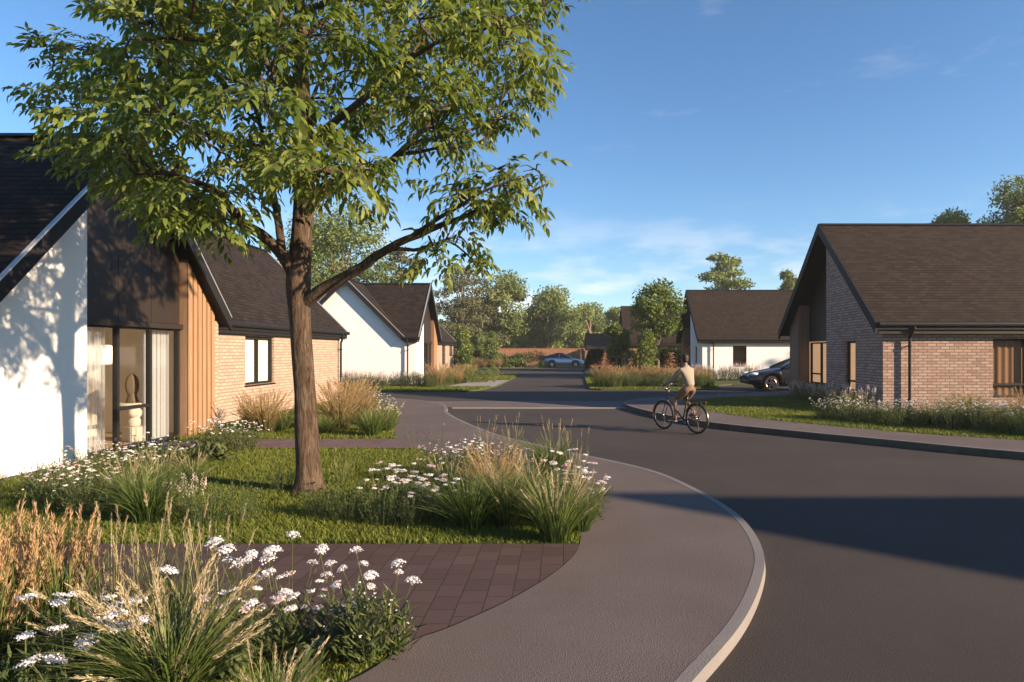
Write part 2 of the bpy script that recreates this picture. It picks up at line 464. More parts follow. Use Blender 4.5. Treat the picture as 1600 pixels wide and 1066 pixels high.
MT['blade'] = leaf_mat('green_blade', [(0, (.020, .040, .010)), (.35, (.075, .115, .024)), (.75, (.15, .19, .055)), (1, (.29, .27, .12))], .3, .5, by='t')
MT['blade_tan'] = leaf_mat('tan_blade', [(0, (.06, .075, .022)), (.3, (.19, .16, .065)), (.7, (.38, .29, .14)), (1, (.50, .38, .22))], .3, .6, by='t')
MT['plume'] = leaf_mat('seed_plume', [(0, (.30, .20, .10)), (.5, (.46, .32, .17)), (1, (.60, .46, .28))], .35, .8, tcol=(1.1, 1, .8))
MT['plume_pale'] = leaf_mat('pale_plume', [(0, (.30, .26, .14)), (.5, (.48, .40, .24)), (1, (.66, .57, .40))], .35, .8, tcol=(1.1, 1, .8))
MT['petal'] = leaf_mat('white_floret', [(0, (.66, .60, .58)), (.5, (.82, .79, .80)), (1, (.90, .88, .92))], .25, .7, tcol=(1, 1, 1))
MT['petal_pink'] = leaf_mat('blush_floret', [(0, (.55, .36, .36)), (.5, (.74, .58, .56)), (1, (.85, .76, .72))], .25, .7, tcol=(1, 1, 1))
MT['petal_purple'] = leaf_mat('purple_floret', [(0, (.10, .05, .12)), (1, (.30, .18, .32))], .2, .7, tcol=(1, 1, 1))
MT['herb'] = leaf_mat('herb_leaf', [(0, (.035, .058, .016)), (.5, (.095, .125, .042)), (1, (.20, .215, .09))], .3, .6)
MT['stem'] = leaf_mat('flower_stem', [(0, (.05, .07, .02)), (1, (.17, .18, .055))], .15, .6)
MT['skin'] = plain('skin', (.25, .14, .095), .55, .08, 12)
MT['shirt'] = plain('oatmeal_cotton', (.26, .22, .172), .95, .06, 25, .3, 160)
MT['shorts'] = plain('tan_chino', (.165, .105, .065), .95, .08, 20, .3, 150)
MT['hair'] = plain('dark_hair', (.020, .011, .009), .6, .3, 60, .5, 160)
MT['shoe'] = plain('oxblood_leather', (.11, .03, .022), .45, .15, 20)
MT['rubber'] = plain('rubber', (.012, .012, .012), .75, .1, 20)
MT['sole'] = plain('pale_sole', (.55, .52, .47), .7, .05, 20)
MT['bike'] = plain('olive_enamel', (.03, .026, .014), .3, .1, 6, spec=.6)
MT['steel'] = plain('bright_steel', (.50, .48, .45), .25, .05, 10, metal=1)
MT['rim_dark'] = plain('dull_steel', (.10, .09, .08), .4, .1, 10, metal=.8)
MT['brown_lea'] = plain('brown_saddle', (.10, .045, .022), .5, .15, 20)
MT['ceramic'] = plain('cream_plaster', (.66, .60, .50), .8, .06, 4, .1, 60)
MT['taupe'] = plain('taupe_clay', (.12, .09, .065), .85, .1, 6, .1, 60)
MT['sofa'] = plain('cream_boucle', (.62, .54, .43), .95, .06, 30, .4, 150)
t = NT('paper_lantern'); t.set(col=(.86, .80, .70), rough=.8, emit=(1, .8, .55), estr=.25); MT['lamp'] = t.m
def car_paint(n, c):
    t = NT(n); f = t.noise(300, 2, .5); t.set(col=t.mix(f, tuple(v * .85 for v in c), tuple(v * 1.15 for v in c)), metal=.5, rough=.32, coat=.9); return t.m
MT['paint_dark'] = car_paint('dark_car_paint', (.030, .028, .034))
MT['paint_blue'] = car_paint('silver_blue_paint', (.44, .50, .56))
MT['carglass'] = plain('tinted_glass', (.015, .018, .02), .06, .1, 3, spec=.8)
t = NT('headlamp_glass'); t.set(col=(.85, .85, .85), rough=.12, spec=.8, coat=1); MT['lampglass'] = t.m
MT['taillight'] = plain('tail_lamp', (.07, .010, .008), .2, .1, 10, spec=.7)
MT['slab'] = plain('dark_plinth', (.06, .055, .05), .8, .15, 6, .2, 60)
# ------------------------------------------------------------------ ground, road, kerbs, pavements
sheet('ground', [(-700, -400), (700, -400), (700, 1500), (-700, 1500)], -0.04, MT['far'])
sheet('road', [(-60, -30), (60, -30), (60, 73), (-60, 73)], 0.05, MT['road'])

KL = catmull([(-30, .1), (-8, .35), (-3, .75), (-1.0, 1.45), (.05, 2.3), (.71, 3.25), (1.08, 3.85), (1.38, 4.5), (1.58, 5.1), (1.69, 5.8), (1.70, 6.5), (1.55, 7.5),
              (1.16, 8.77), (.15, 10.25), (-.62, 11.4), (-1.32, 12.6), (-2.25, 14.8), (-3.0, 17.0), (-3.3, 18.6), (-3.9, 20.2), (-5.6, 21.9), (-8.5, 22.75), (-30, 23.0)], 6)
KR = catmull([(15, -14), (14.8, -4), (14.2, 2), (12.9, 5.0), (10.4, 7.3), (7.06, 10.0), (5.7, 11.4), (4.48, 12.7), (3.16, 14.33), (2.42, 16.3), (1.92, 18.6), (2.05, 20.1), (3.0, 21.5), (5.0, 22.9), (7.6, 24.2), (10, 24.6), (40, 24.8)], 6)

def kerb(line, w=.085, h=.1185, side=1):
    """kerb stones along a line, their joints in real gaps"""
    a = line; b = offset(line, w * side); c = offset(line, .012 * side)
    m = MB()
    for i in range(len(a) - 1):
        P = [(a[i], 0), (c[i], h), (b[i], h), (b[i], -.02)]
        Q = [(a[i + 1], 0), (c[i + 1], h), (b[i + 1], h), (b[i + 1], -.02)]
        V = [(p[0][0], p[0][1], p[1]) for p in P] + [(p[0][0], p[0][1], p[1]) for p in Q]
        for k in range(3):
            f = (k, k + 1, k + 5, k + 4)
            m.add([V[j] for j in f], [(0, 1, 2, 3) if side < 0 else (3, 2, 1, 0)])
    o = m.build('kerb', MT['kerb']); o['kind'] = 'structure'; return o
kerb(KL); kerb(KR, h=.1685)

# raised ground inside the kerbs
LL = offset(KL, .085)
RR = offset(KR, .085)
sheet('lawn', LL + [(-30, 23.0), (-30, .1)], .105, MT['earth'], depth=.14)
sheet('lawn', RR + [(40, 24), (40, -14)], .155, MT['earth'], depth=.14)
# footway on the lawn side of the road
PIN = catmull([(-30, 1.6), (-8, 1.75), (-3.2, 2.0), (-1.7, 2.5), (-1.04, 3.12), (-.84, 3.55), (-.65, 3.75), (-.33, 4.18), (-.03, 4.75), (.13, 5.32), (.10, 6.0), (-.30, 7.0), (-1.3, 8.85), (-2.36, 10.7), (-3.08, 12.0), (-3.75, 14.6), (-4.5, 17.7), (-5.4, 19.6), (-8.5, 21.6), (-30, 21.7)], 6)
pv = [p for p in LL if p[1] < 23.5] + PIN[::-1]
sheet('pavement', pv, .117, MT['pave'])
PRIN = catmull([(16.4, -14), (16.2, -4), (15.6, 2.3), (14.0, 6.0), (11.2, 8.5), (7.95, 11.2), (6.9, 11.95), (5.45, 13.5), (4.1, 15.55), (3.62, 17.6), (3.55, 19.6), (4.3, 20.9), (6.0, 21.9), (8.0, 22.9), (8.05, 23.6), (10, 23.9), (40, 24.1)], 6)
sheet('pavement', RR + PRIN[::-1], .167, MT['pave'])
# block paved paths from the footway to the house
def cut(y0, y1): return [p for p in PIN if y0 < p[1] < y1 and p[0] > -3.2]
p1 = [(-9, 3.56)] + [(-.83, 3.56)] + cut(3.57, 5.35) + [(.128, 5.36), (-9, 5.36)]
sheet('path', p1, .1215, MT['paver'])
sheet('path', [(-6.6, 10.66), (-2.33, 10.66)] + cut(10.68, 11.76) + [(-2.94, 11.77), (-6.6, 11.77)], .1215, MT['paver2'])
# the paler ramp across the mouth of the road
sheet('pavement', [(-3.22, 18.95), (1.93, 18.9), (2.0, 19.9), (2.9, 21.4), (-4.7, 21.4), (-3.9, 20.3), (-3.3, 19.0)], .062, MT['pave'])
k = MB().box((-3.2, 18.80, 0), (1.92, 18.95, .070)); o = k.build('kerb', MT['pale']); o['kind'] = 'structure'

# far side of the cross road
FL = [(-60, 26.3), (-4.6, 26.3), (-3.9, 26.7), (-3.4, 27.8), (-3.05, 31), (-2.95, 45.0), (-60, 45.0)]
sheet('lawn', FL, .10, MT['earth'], depth=.1)
sheet('pavement', [(-5.4, 29.6), (-3.13, 29.3), (-2.99, 36.0), (-4.4, 36.0)], .106, MT['pale'])
sheet('pavement', [(-60, 45.0), (-2.95, 45.0), (-3.3, 47.0), (-4.0, 48.6), (-60, 49.0)], .085, MT['pale'], depth=.08)
sheet('lawn', [(-60, 62.5), (-6, 62.5), (-2, 63.5), (10, 63.5), (10, 65.0), (-60, 64.6)], .075, MT['earth'], depth=.08)
FR = [(60, 27.2), (33, 27.2), (33, 31.8), (8.2, 31.8), (7.4, 31), (6.8, 28.4), (6.2, 27.7), (1.6, 27.6), (1.1, 28.1), (1.15, 32), (1.5, 45), (2.15, 62.5), (60, 62.5)]
sheet('lawn', FR, .10, MT['earth'], depth=.1)
sheet('pavement', [(-2.95, 62.0), (2.1, 62.0), (2.15, 62.5), (-2.95, 62.5)], .07, MT['pale'])

# ------------------------------------------------------------------ houses
def rake_board(m, p, q, out, h=.24, t=.05, dz=.02, mi=0):
    """a sloping board hung under the edge p-q, t thick along out"""
    p = Vector(p); q = Vector(q); out = Vector(out)
    m.prism([p + Vector((0, 0, dz)), q + Vector((0, 0, dz)), q - Vector((0, 0, h)), p - Vector((0, 0, h))], out * t, mi)

def roof_slab(name, faces, t, mat, parent):
    """tiled top faces with a body t deep under them"""
    V = []; idx = {}
    F = []
    for f in faces:
        g = []
        for p in f:
            k = tuple(round(x, 3) for x in p)
            if k not in idx: idx[k] = len(V); V.append(k)
            g.append(idx[k])
        a, b, c = [Vector(V[i]) for i in g[:3]]
        if (b - a).cross(c - a).z < 0: g = g[::-1]
        F.append(tuple(g))
    n = len(V); W = V + [(x, y, z - t) for x, y, z in V]
    E = {}
    for f in F:
        for i in range(len(f)): E[(f[i], f[(i + 1) % len(f)])] = 1
    G = list(F) + [tuple(i + n for i in f[::-1]) for f in F]
    for (a, b) in E:
        if (b, a) not in E: G.append((b, a, a + n, b + n))
    mi = [0] * len(F) + [1] * (len(G) - len(F))
    return mk(name, W, G, [mat, MT['dark']], parent, midx=mi)

def wall_x(m, x, y0, y1, z0, z1, th, holes=(), mi=0):
    """wall in the plane X=x, th deep toward +th, with rectangular openings (y0,y1,z0,z1)"""
    ys = sorted({y0, y1, *[h[0] for h in holes], *[h[1] for h in holes]})
    for a, b in zip(ys, ys[1:]):
        hs = sorted([h for h in holes if h[0] <= a + 1e-6 and h[1] >= b - 1e-6], key=lambda h: h[2])
        z = z0
        for h in hs:
            if h[2] > z: m.box((x, a, z), (x + th, b, h[2]), mi)
            z = h[3]
        if z < z1: m.box((x, a, z), (x + th, b, z1), mi)

def wall_y(m, y, x0, x1, z0, z1, th, holes=(), mi=0):
    xs = sorted({x0, x1, *[h[0] for h in holes], *[h[1] for h in holes]})
    for a, b in zip(xs, xs[1:]):
        hs = sorted([h for h in holes if h[0] <= a + 1e-6 and h[1] >= b - 1e-6], key=lambda h: h[2])
        z = z0
        for h in hs:
            if h[2] > z: m.box((a, y, z), (b, y + th, h[2]), mi)
            z = h[3]
        if z < z1: m.box((a, y, z), (b, y + th, z1), mi)

def window(root, axis, pos, a0, a1, z0, z1, mull=(), trans=(), inward=1, fill=None, fr=.05, back=.32, glass='glass_dk', depth=.07, part='window', transcut=None, curtain=None):
    """a framed window: frame > pane, sill, blind. pos is the outer face of the frame, inward the sign of the room side"""
    m = MB()
    def bx(a, b, c, d, e0, e1):
        if axis == 'x': m.box((pos + e0 * inward, a, c), (pos + e1 * inward, b, d))
        else: m.box((a, pos + e0 * inward, c), (b, pos + e1 * inward, d))
    bx(a0, a0 + fr, z0, z1, 0, depth); bx(a1 - fr, a1, z0, z1, 0, depth)
    bx(a0 + fr, a1 - fr, z1 - fr, z1, 0, depth); bx(a0 + fr, a1 - fr, z0, z0 + fr, 0, depth)
    for u in mull: bx(u - fr * .55, u + fr * .55, z0 + fr, z1 - fr, .003, depth - .003)
    for i, w in enumerate(trans):
        lo, hi = transcut if transcut else (a0 + fr, a1 - fr)
        bx(lo, hi, w - fr * .5, w + fr * .5, .006, depth - .006)
    f = m.build(part, MT['dark'], root)
    def quad(name, mat, e, c=a0 + fr * .6, d=a1 - fr * .6, lo=z0 + fr * .6, hi=z1 - fr * .6, th=.008):
        g = MB()
        if axis == 'x': g.box((pos + e * inward, c, lo), (pos + (e + th) * inward, d, hi))
        else: g.box((c, pos + e * inward, lo), (d, pos + (e + th) * inward, hi))
        return g.build(name, MT[mat], f)
    g = MB()     # a single sheet of glass: no second face to refract
    e = depth * .5
    if axis == 'x': g.add([(pos + e * inward, a0 + fr * .6, z0 + fr * .6), (pos + e * inward, a1 - fr * .6, z0 + fr * .6), (pos + e * inward, a1 - fr * .6, z1 - fr * .6), (pos + e * inward, a0 + fr * .6, z1 - fr * .6)], [(0, 1, 2, 3)])
    else: g.add([(a0 + fr * .6, pos + e * inward, z0 + fr * .6), (a1 - fr * .6, pos + e * inward, z0 + fr * .6), (a1 - fr * .6, pos + e * inward, z1 - fr * .6), (a0 + fr * .6, pos + e * inward, z1 - fr * .6)], [(0, 1, 2, 3)])
    g.build('pane', MT[glass], f)
    s = MB()
    if axis == 'x': s.box((pos - .09 * inward, a0 - .03, z0 - .04), (pos + .06 * inward, a1 + .03, z0 - .004))
    else: s.box((a0 - .03, pos - .09 * inward, z0 - .04), (a1 + .03, pos + .06 * inward, z0 - .004))
    s.build('sill', MT['dark'], f)
    if fill: quad('blind', fill, back if fill != 'blind' else .09, a0 - .1, a1 + .1, z0 - .1, z1 + .1)
    if curtain:
        lo, hi, cm = curtain
        n = 60; V = []; F = []
        for i in range(n + 1):
            u = lo + (hi - lo) * i / n; w = depth + .022 + .014 * math.sin(i * 1.05) + .005 * math.sin(i * .37)
            for z in (z0 - .1, z1 + .1): V.append((pos + w * inward, u, z) if axis == 'x' else (u, pos + w * inward, z))
        for i in range(n): F.append((2 * i, 2 * i + 2, 2 * i + 3, 2 * i + 1))
        mk('curtain', V, F, MT[cm], f, smooth=True)
    return f

def downpipe(root, x, y, ztop, dx=0, dy=-1, z0=.1, r=.036, off=.11, gut=.3):
    """round pipe with its swan neck from the gutter, dx/dy the way it stands off the wall"""
    m = MB()
    X, Y = x + dx * off, y + dy * off
    m.tube([(X, Y, z0), (X, Y, ztop - .42)], r, 10)
    m.tube([(X, Y, ztop - .44), (X, Y, ztop - .36), (x + dx * gut, y + dy * gut, ztop - .14), (x + dx * gut, y + dy * gut, ztop - .02)], r, 10)
    for z in (z0 + .35, ztop - .6): m.tube([(X, Y, z), (X, Y, z + .05)], r * 1.35, 10)
    for z in (z0 + .37, ztop - .58): m.box((min(x, X) - .012, min(y, Y) - .012, z), (max(x, X) + .012, max(y, Y) + .012, z + .02))
    return m.build('downpipe', MT['dark'], root)

def gutter(root, p, q, r=.06):
    m = MB(); m.tube([p, q], r, 10); return m.build('gutter', MT['dark'], root)

def battens(m, axis, pos, a0, a1, z0, ztop, out, step=.135, w=.085, th=.03, seed=3):
    """upright boards side by side, each cut to the slope ztop(a)"""
    n = max(1, int(round((a1 - a0) / step))); s = (a1 - a0) / n
    for i in range(n):
        u0 = a0 + i * s + (s - w) / 2; u1 = u0 + w
        if axis == 'x': m.prism([(pos, u0, z0), (pos, u1, z0), (pos, u1, ztop(u1)), (pos, u0, ztop(u0))], (out * th, 0, 0))
        else: m.prism([(u0, pos, z0), (u1, pos, z0), (u1, pos, ztop(u1)), (u0, pos, ztop(u0))], (0, out * th, 0))

def cross_gable_house(dy, label, wing_windows, room=False):
    """white bungalow: long block along Y with a gable toward the road at its near end"""
    root = thing('gabled_bungalow', label, 'house', (-7.4, 10.4 + dy, .1))
    D = lambda *p: (p[0], p[1] + dy, p[2])
    Rx, zr, ze, yn, yc, yf, ye, xe, xv = -10.2, 5.15, 2.35, 7.6, 10.4, 13.2, 22.3, -7.4, -6.75
    faces = [[D(Rx, yn, zr), D(Rx, yc, zr), D(Rx, ye, zr), D(-13, ye, ze), D(-13, yn, ze)],
             [D(Rx, yn, zr), D(xe, yn, ze), D(Rx, yc, zr)],
             [D(Rx, yc, zr), D(xe, yn, ze), D(xv, yn, ze), D(xv, yc, zr)],
             [D(Rx, yc, zr), D(xv, yc, zr), D(xv, yf, ze), D(xe, yf, ze)],
             [D(Rx, yc, zr), D(xe, yf, ze), D(xe, ye, ze), D(Rx, ye, zr)]]
    rf = roof_slab('roof', faces, .17, MT['tile'], root)
    m = MB()
    m.prism([D(Rx - .0, yn - .02, zr + .03), D(Rx - .11, yn - .02, zr - .05), D(Rx, yn - .02, zr - .02), D(Rx + .11, yn - .02, zr - .05)], (0, ye - yn + .04, 0))
    m.prism([D(Rx, yc, zr + .03), D(Rx, yc - .11, zr - .05), D(Rx, yc, zr - .02), D(Rx, yc + .11, zr - .05)], (xv - Rx + .02, 0, 0))
    m.build('ridge_tiles', MT['dark'], rf)
    # barge boards and their pale edge trims
    b = MB(); tr = MB()
    for (p, q, o) in ((D(xv, yc, zr), D(xv, yn, ze), (1, 0, 0)), (D(xv, yc, zr), D(xv, yf, ze), (1, 0, 0)),
                      (D(Rx, yn, zr), D(xe, yn, ze), (0, -1, 0)), (D(Rx, yn, zr), D(-13, yn, ze), (0, -1, 0)),
                      (D(Rx, ye, zr), D(xe, ye, ze), (0, 1, 0)), (D(Rx, ye, zr), D(-13, ye, ze), (0, 1, 0))):
        b = MB(); tr = MB(); rake_board(b, p, q, o)
        pp, qq, oo = Vector(p), Vector(q), Vector(o)
        tr.prism([pp + Vector((0, 0, .022)), qq + Vector((0, 0, .022)), qq + Vector((0, 0, .052)), pp + Vector((0, 0, .052))], oo * .055)
        bo = b.build('barge_board', MT['dark'], root); tr.build('verge_trim', MT['trim'], bo)
    # white walls
    w = MB()
    w.prism([D(-12.75, 7.85, 0), D(-6.9, 7.85, 0), D(-6.9, 7.85, 2.45), D(-7.62, 7.85, 2.45), D(Rx, 7.85, 5.03), D(-12.75, 7.85, 2.48)], (0, .25, 0))
    w.prism([D(-6.9, 8.1, 0), D(-6.9, 9.46, 0), D(-6.9, 9.46, 4.10), D(-6.9, 8.1, 2.74)], (-.25, 0, 0))
    w.box(D(-12.75, 8.1, 0), D(-12.5, 22.05, 2.45))
    w.build('white_wall', MT['render'], root)
    # bronze panels above the glazing
    pn = MB()
    top = lambda y: 5.03 - abs(y - yc)
    for a, c in ((9.46, 10.35), (10.35, 11.17), (11.17, 12.0)):
        a2, c2 = a + .006, c - .006
        P = [D(-7.05, a2, 2.2), D(-7.05, c2, 2.2), D(-7.05, c2, top(c2))] + ([D(-7.05, yc, top(yc))] if a2 < yc < c2 else []) + [D(-7.05, a2, top(a2))]
        pn.prism(P, (-.06, 0, 0))
    pn.prism([D(-7.075, 9.46, 2.2), D(-7.075, 12.0, 2.2), D(-7.075, 12.0, top(12.0) - .01), D(-7.075, yc, top(yc) - .01), D(-7.075, 9.46, top(9.46) - .01)], (-.1, 0, 0))
    pn.box(D(-7.06, 9.47, 2.10), D(-6.98, 11.99, 2.19))
    pn.build('cladding_panel', MT['panel'], root)
    # timber strip with its brown return
    tb = MB()
    battens(tb, 'x', -6.94, 12.02, 12.95, .12, lambda y: top(y) - .02, 1, .150, .105, .04)
    tb.prism([D(-6.945, 12.015 + 0, .1)[0:1] + (12.015, .1), (-6.945, 12.96, .1), (-6.945, 12.96, top(12.96)), (-6.945, 12.015, top(12.015))], (-.14, 0, 0))
    for i, v in enumerate(tb.V): tb.V[i] = (v[0], v[1] + dy, v[2])
    tb.build('timber_cladding', MT['timber'], root)
    rv = MB(); rv.box(D(-7.08, 12.0, .1), D(-6.90, 12.013, top(12.0) - .02)); rv.box(D(-6.91, 12.0, .1), D(-6.895, 12.03, top(12.0) - .02)); rv.build('timber_reveal', MT['timber_dk'], root)
    # glazing: three tall lights, the middle one with a low rail
    window(root, 'x', -7.05, 9.46 + dy, 12.0 + dy, .12, 2.12, mull=(10.35 + dy, 11.17 + dy), trans=(.78,), transcut=(10.38 + dy, 11.14 + dy), inward=-1, fr=.055, glass='glass', depth=.08, part='glazed_screen',
           fill=None if room else 'beige', back=1.6)
    # brick wing
    br = MB()
    holes = [(a + dy, c + dy, lo, hi) for a, c, lo, hi, *_ in wing_windows]
    wall_x(br, -7.55, 13.0 + dy, 22.05 + dy, 0, 2.42, -.28, holes)
    br.box(D(-7.55, 12.955, 0), D(-6.92, 13.1, 2.3))
    br.prism([D(-12.5, 22.05, 0), D(-7.83, 22.05, 0), D(-7.83, 22.05, 2.60), D(Rx, 22.05, 5.0), D(-12.5, 22.05, 2.70)], (0, -.25, 0))
    br.build('brick_wall', MT['brick'], root)
    for a, c, lo, hi, ml, fill in wing_windows:
        window(root, 'x', -7.61, a + dy, c + dy, lo, hi, mull=[v + dy for v in ml], inward=-1, fill=fill, fr=.055, glass='glass' if fill == 'blind' else 'glass_mirror')
    # eaves
    fs = MB()
    fs.box(D(-7.47, 13.25, 2.10), D(-7.43, 22.28, 2.34)); fs.box(D(-7.56, 13.25, 2.12), D(-7.47, 22.28, 2.17)); fs.build('fascia', MT['dark'], root); fs = MB()
    fs.box(D(-7.38, 7.63, 2.10), D(-6.8, 7.67, 2.34)); fs.box(D(-7.4, 7.67, 2.12), D(-6.8, 7.86, 2.17))
    fs.build('fascia', MT['dark'], root)
    gutter(root, D(-7.36, 13.25, 2.31), D(-7.36, 22.36, 2.31)); gutter(root, D(-7.42, 7.55, 2.31), D(-6.74, 7.55, 2.31))
    downpipe(root, -7.55, 21.85 + dy, 2.33, 1, 0, gut=.19); downpipe(root, -7.28, 7.85 + dy, 2.33, 0, -1)
    pl = MB(); pl.box(D(-6.895, 7.845, .0), D(-6.885, 9.4, .14)); pl.build('plinth', MT['slab'], root)
    if room:
        rm = MB()
        rm.box((-10.0, 8.12, .1), (-9.9, 12.9, 2.6)); rm.box((-9.9, 8.12, .1), (-7.2, 8.2, 2.6)); rm.box((-9.9, 12.8, .1), (-7.2, 12.9, 2.6))
        rm.box((-9.9, 8.2, 2.5), (-7.2, 12.8, 2.6)); rm.build('room_wall', MT['beige'], root)
        rm = MB(); rm.box((-9.9, 8.2, .08), (-7.14, 12.8, .115)); rm.build('room_floor', MT['floor'], root)
    return root

H1 = cross_gable_house(0, 'white gabled bungalow with bronze panels and tall curtained glazing behind the street tree', [(15.5, 17.05, .89, 2.06, (16.27,), 'blind')], room=True)
H2 = cross_gable_house(22.8, 'white bungalow with brick end and two slim dark windows across the side lane', [(17.9, 19.1, .9, 2.12, (18.5,), 'dkroom'), (20.5, 21.75, 1.42, 2.12, (), 'dkroom')])

def block_house(dx, dy, label, name, front, gable, roof, clad, front_windows, x1=22.0, slim=True, group=None):
    """bungalow with its ridge along X and a gable toward the road"""
    root = thing(name, label, 'house', (8.08 + dx, 16.5 + dy, .1))
    D = lambda *p: (p[0] + dx, p[1] + dy, p[2])
    yr, zr, y0, y1, ze, xv = 19.85, 5.56, 16.2, 23.5, 2.41, 7.80
    sl = (zr - ze) / (yr - y0)
    rf = roof_slab('roof', [[D(xv, y0, ze), D(x1, y0, ze), D(x1, yr, zr), D(xv, yr, zr)], [D(xv, yr, zr), D(x1, yr, zr), D(x1, y1, ze), D(xv, y1, ze)]], .17, roof, root)
    m = MB(); m.prism([D(xv, yr, zr + .03), D(xv, yr - .11, zr - .05), D(xv, yr, zr - .02), D(xv, yr + .11, zr - .05)], (x1 - xv, 0, 0)); m.build('ridge_tiles', MT['dark'], rf)
    b = MB()
    for xx, o in ((xv, -1), (x1, 1)):
        for yy in (y0, y1):
            b = MB(); rake_board(b, D(xx, yr, zr), D(xx, yy, ze), (o, 0, 0), .27, .06); b.build('barge_board', MT['dark'], root)
    top = lambda y: zr - .10 - abs(y - yr) * sl
    w = MB()
    wall_y(w, 16.5 + dy, 8.08 + dx, x1 - .3 + dx, 0, 2.42, .28, [(a + dx, c + dx, lo, hi) for a, c, lo, hi, *_ in front_windows])
    w.box(D(8.08, 22.92, 0), D(x1 - .3, 23.2, 2.42)); w.prism([D(x1 - .3, 16.78, 0), D(x1 - .3, 22.92, 0), D(x1 - .3, 22.92, top(22.92)), D(x1 - .3, yr, top(yr)), D(x1 - .3, 16.78, top(16.78))], (-.25, 0, 0))
    w.build('front_wall', front, root)
    g = MB()
    gx = 8.08
    ya = 20.05
    if slim: hz = (18.05, 18.72, .58, 1.98)
    for (a, c, h) in ((16.783, 18.05, None), (18.05, 18.72, 1), (18.72, ya, None)):
        if h:
            g.box(D(gx, a, 0), D(gx + .26, c, .58)); g.prism([D(gx, a, 1.98), D(gx, c, 1.98), D(gx, c, top(c)), D(gx, a, top(a))], (.26, 0, 0))
        else:
            P = [D(gx, a, 0), D(gx, c, 0), D(gx, c, top(c))] + ([D(gx, yr, top(yr))] if a < yr < c else []) + [D(gx, a, top(a))]
            g.prism(P, (.26, 0, 0))
    g.build('gable_wall', gable, root)
    window(root, 'x', gx + .07 + dx, 18.05 + dy, 18.72 + dy, .58, 1.98, trans=(.86,), inward=1, curtain=(18.0 + dy, 18.9 + dy, 'linen_glow'), fr=.05, fill='dkroom', back=.5)
    # recess: dark panel, wide window, dwarf wall
    px = gx + .34
    pn = MB(); pn.prism([D(px, ya, 2.02), D(px, 22.4, 2.02), D(px, 22.4, top(22.4)), D(px, ya, top(ya))], (.1, 0, 0)); pn.build('cladding_panel', MT['panel'], root)
    dw = MB(); dw.box(D(px, ya, 0), D(px + .2, 22.4, .60)); dw.build('dwarf_wall', MT['panel'], root)
    window(root, 'x', px + .02 + dx, ya + dy, 22.3 + dy, .62, 2.0, mull=(21.4 + dy,), trans=(.95,), transcut=(21.43 + dy, 22.25 + dy), inward=1, curtain=(19.8 + dy, 22.6 + dy, 'linen_glow'), fr=.05, fill='dkroom', back=.6)
    tb = MB(); battens(tb, 'x', gx, 22.32, 23.2, .08, lambda y: top(y) - .02, -1, .11, .09, .03)
    tb.prism([(gx + .005, 22.31, .05), (gx + .005, 23.19, .05), (gx + .005, 23.19, top(23.19)), (gx + .005, 22.31, top(22.31))], (.33, 0, 0))
    for i, v in enumerate(tb.V): tb.V[i] = (v[0] + dx, v[1] + dy, v[2])
    tb.build('timber_cladding', clad, root)
    for a, c, lo, hi, ml, trs, cut_, cur, fill in front_windows:
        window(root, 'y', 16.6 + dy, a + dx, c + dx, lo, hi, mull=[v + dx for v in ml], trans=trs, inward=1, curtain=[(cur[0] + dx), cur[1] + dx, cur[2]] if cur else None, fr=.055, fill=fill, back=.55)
    fs = MB(); fs.box(D(7.86, 16.26, 2.14), D(x1 - .05, 16.30, 2.39)); fs.box(D(7.86, 16.30, 2.16), D(x1 - .05, 16.5, 2.20)); fs.build('fascia', MT['panel'], root)
    gutter(root, D(7.82, 16.17, 2.37), D(x1, 16.17, 2.37))
    downpipe(root, 8.70 + dx, 16.5 + dy, 2.40, 0, -1, gut=.33)
    return root

block_house(0, 0, 'brick bungalow with wide brown roof beside the cyclist, timber strip on its shaded gable', 'brick_bungalow', MT['brick_grey'], MT['brick_grey'], MT['tile_warm'], MT['timber_dk'],
            [(10.86, 12.5, .52, 2.02, (11.75,), (.86,), None, (10.80, 12.6, 'linen'), 'dkroom')])
block_house(0, 21.4, 'white walled bungalow with brown roof behind the parked black car', 'white_bungalow', MT['render'], MT['render'], MT['tile_warm'], MT['timber_dk'],
            [(9.85, 10.65, .80, 2.02, (), (1.15,), None, None, 'linen')])
block_house(8.4, -19.45, 'brick bungalow out of view whose gable shadow falls across the road', 'shadowing_bungalow', MT['brick_grey'], MT['brick_grey'], MT['tile_warm'], MT['timber_dk'], [], x1=20.0)

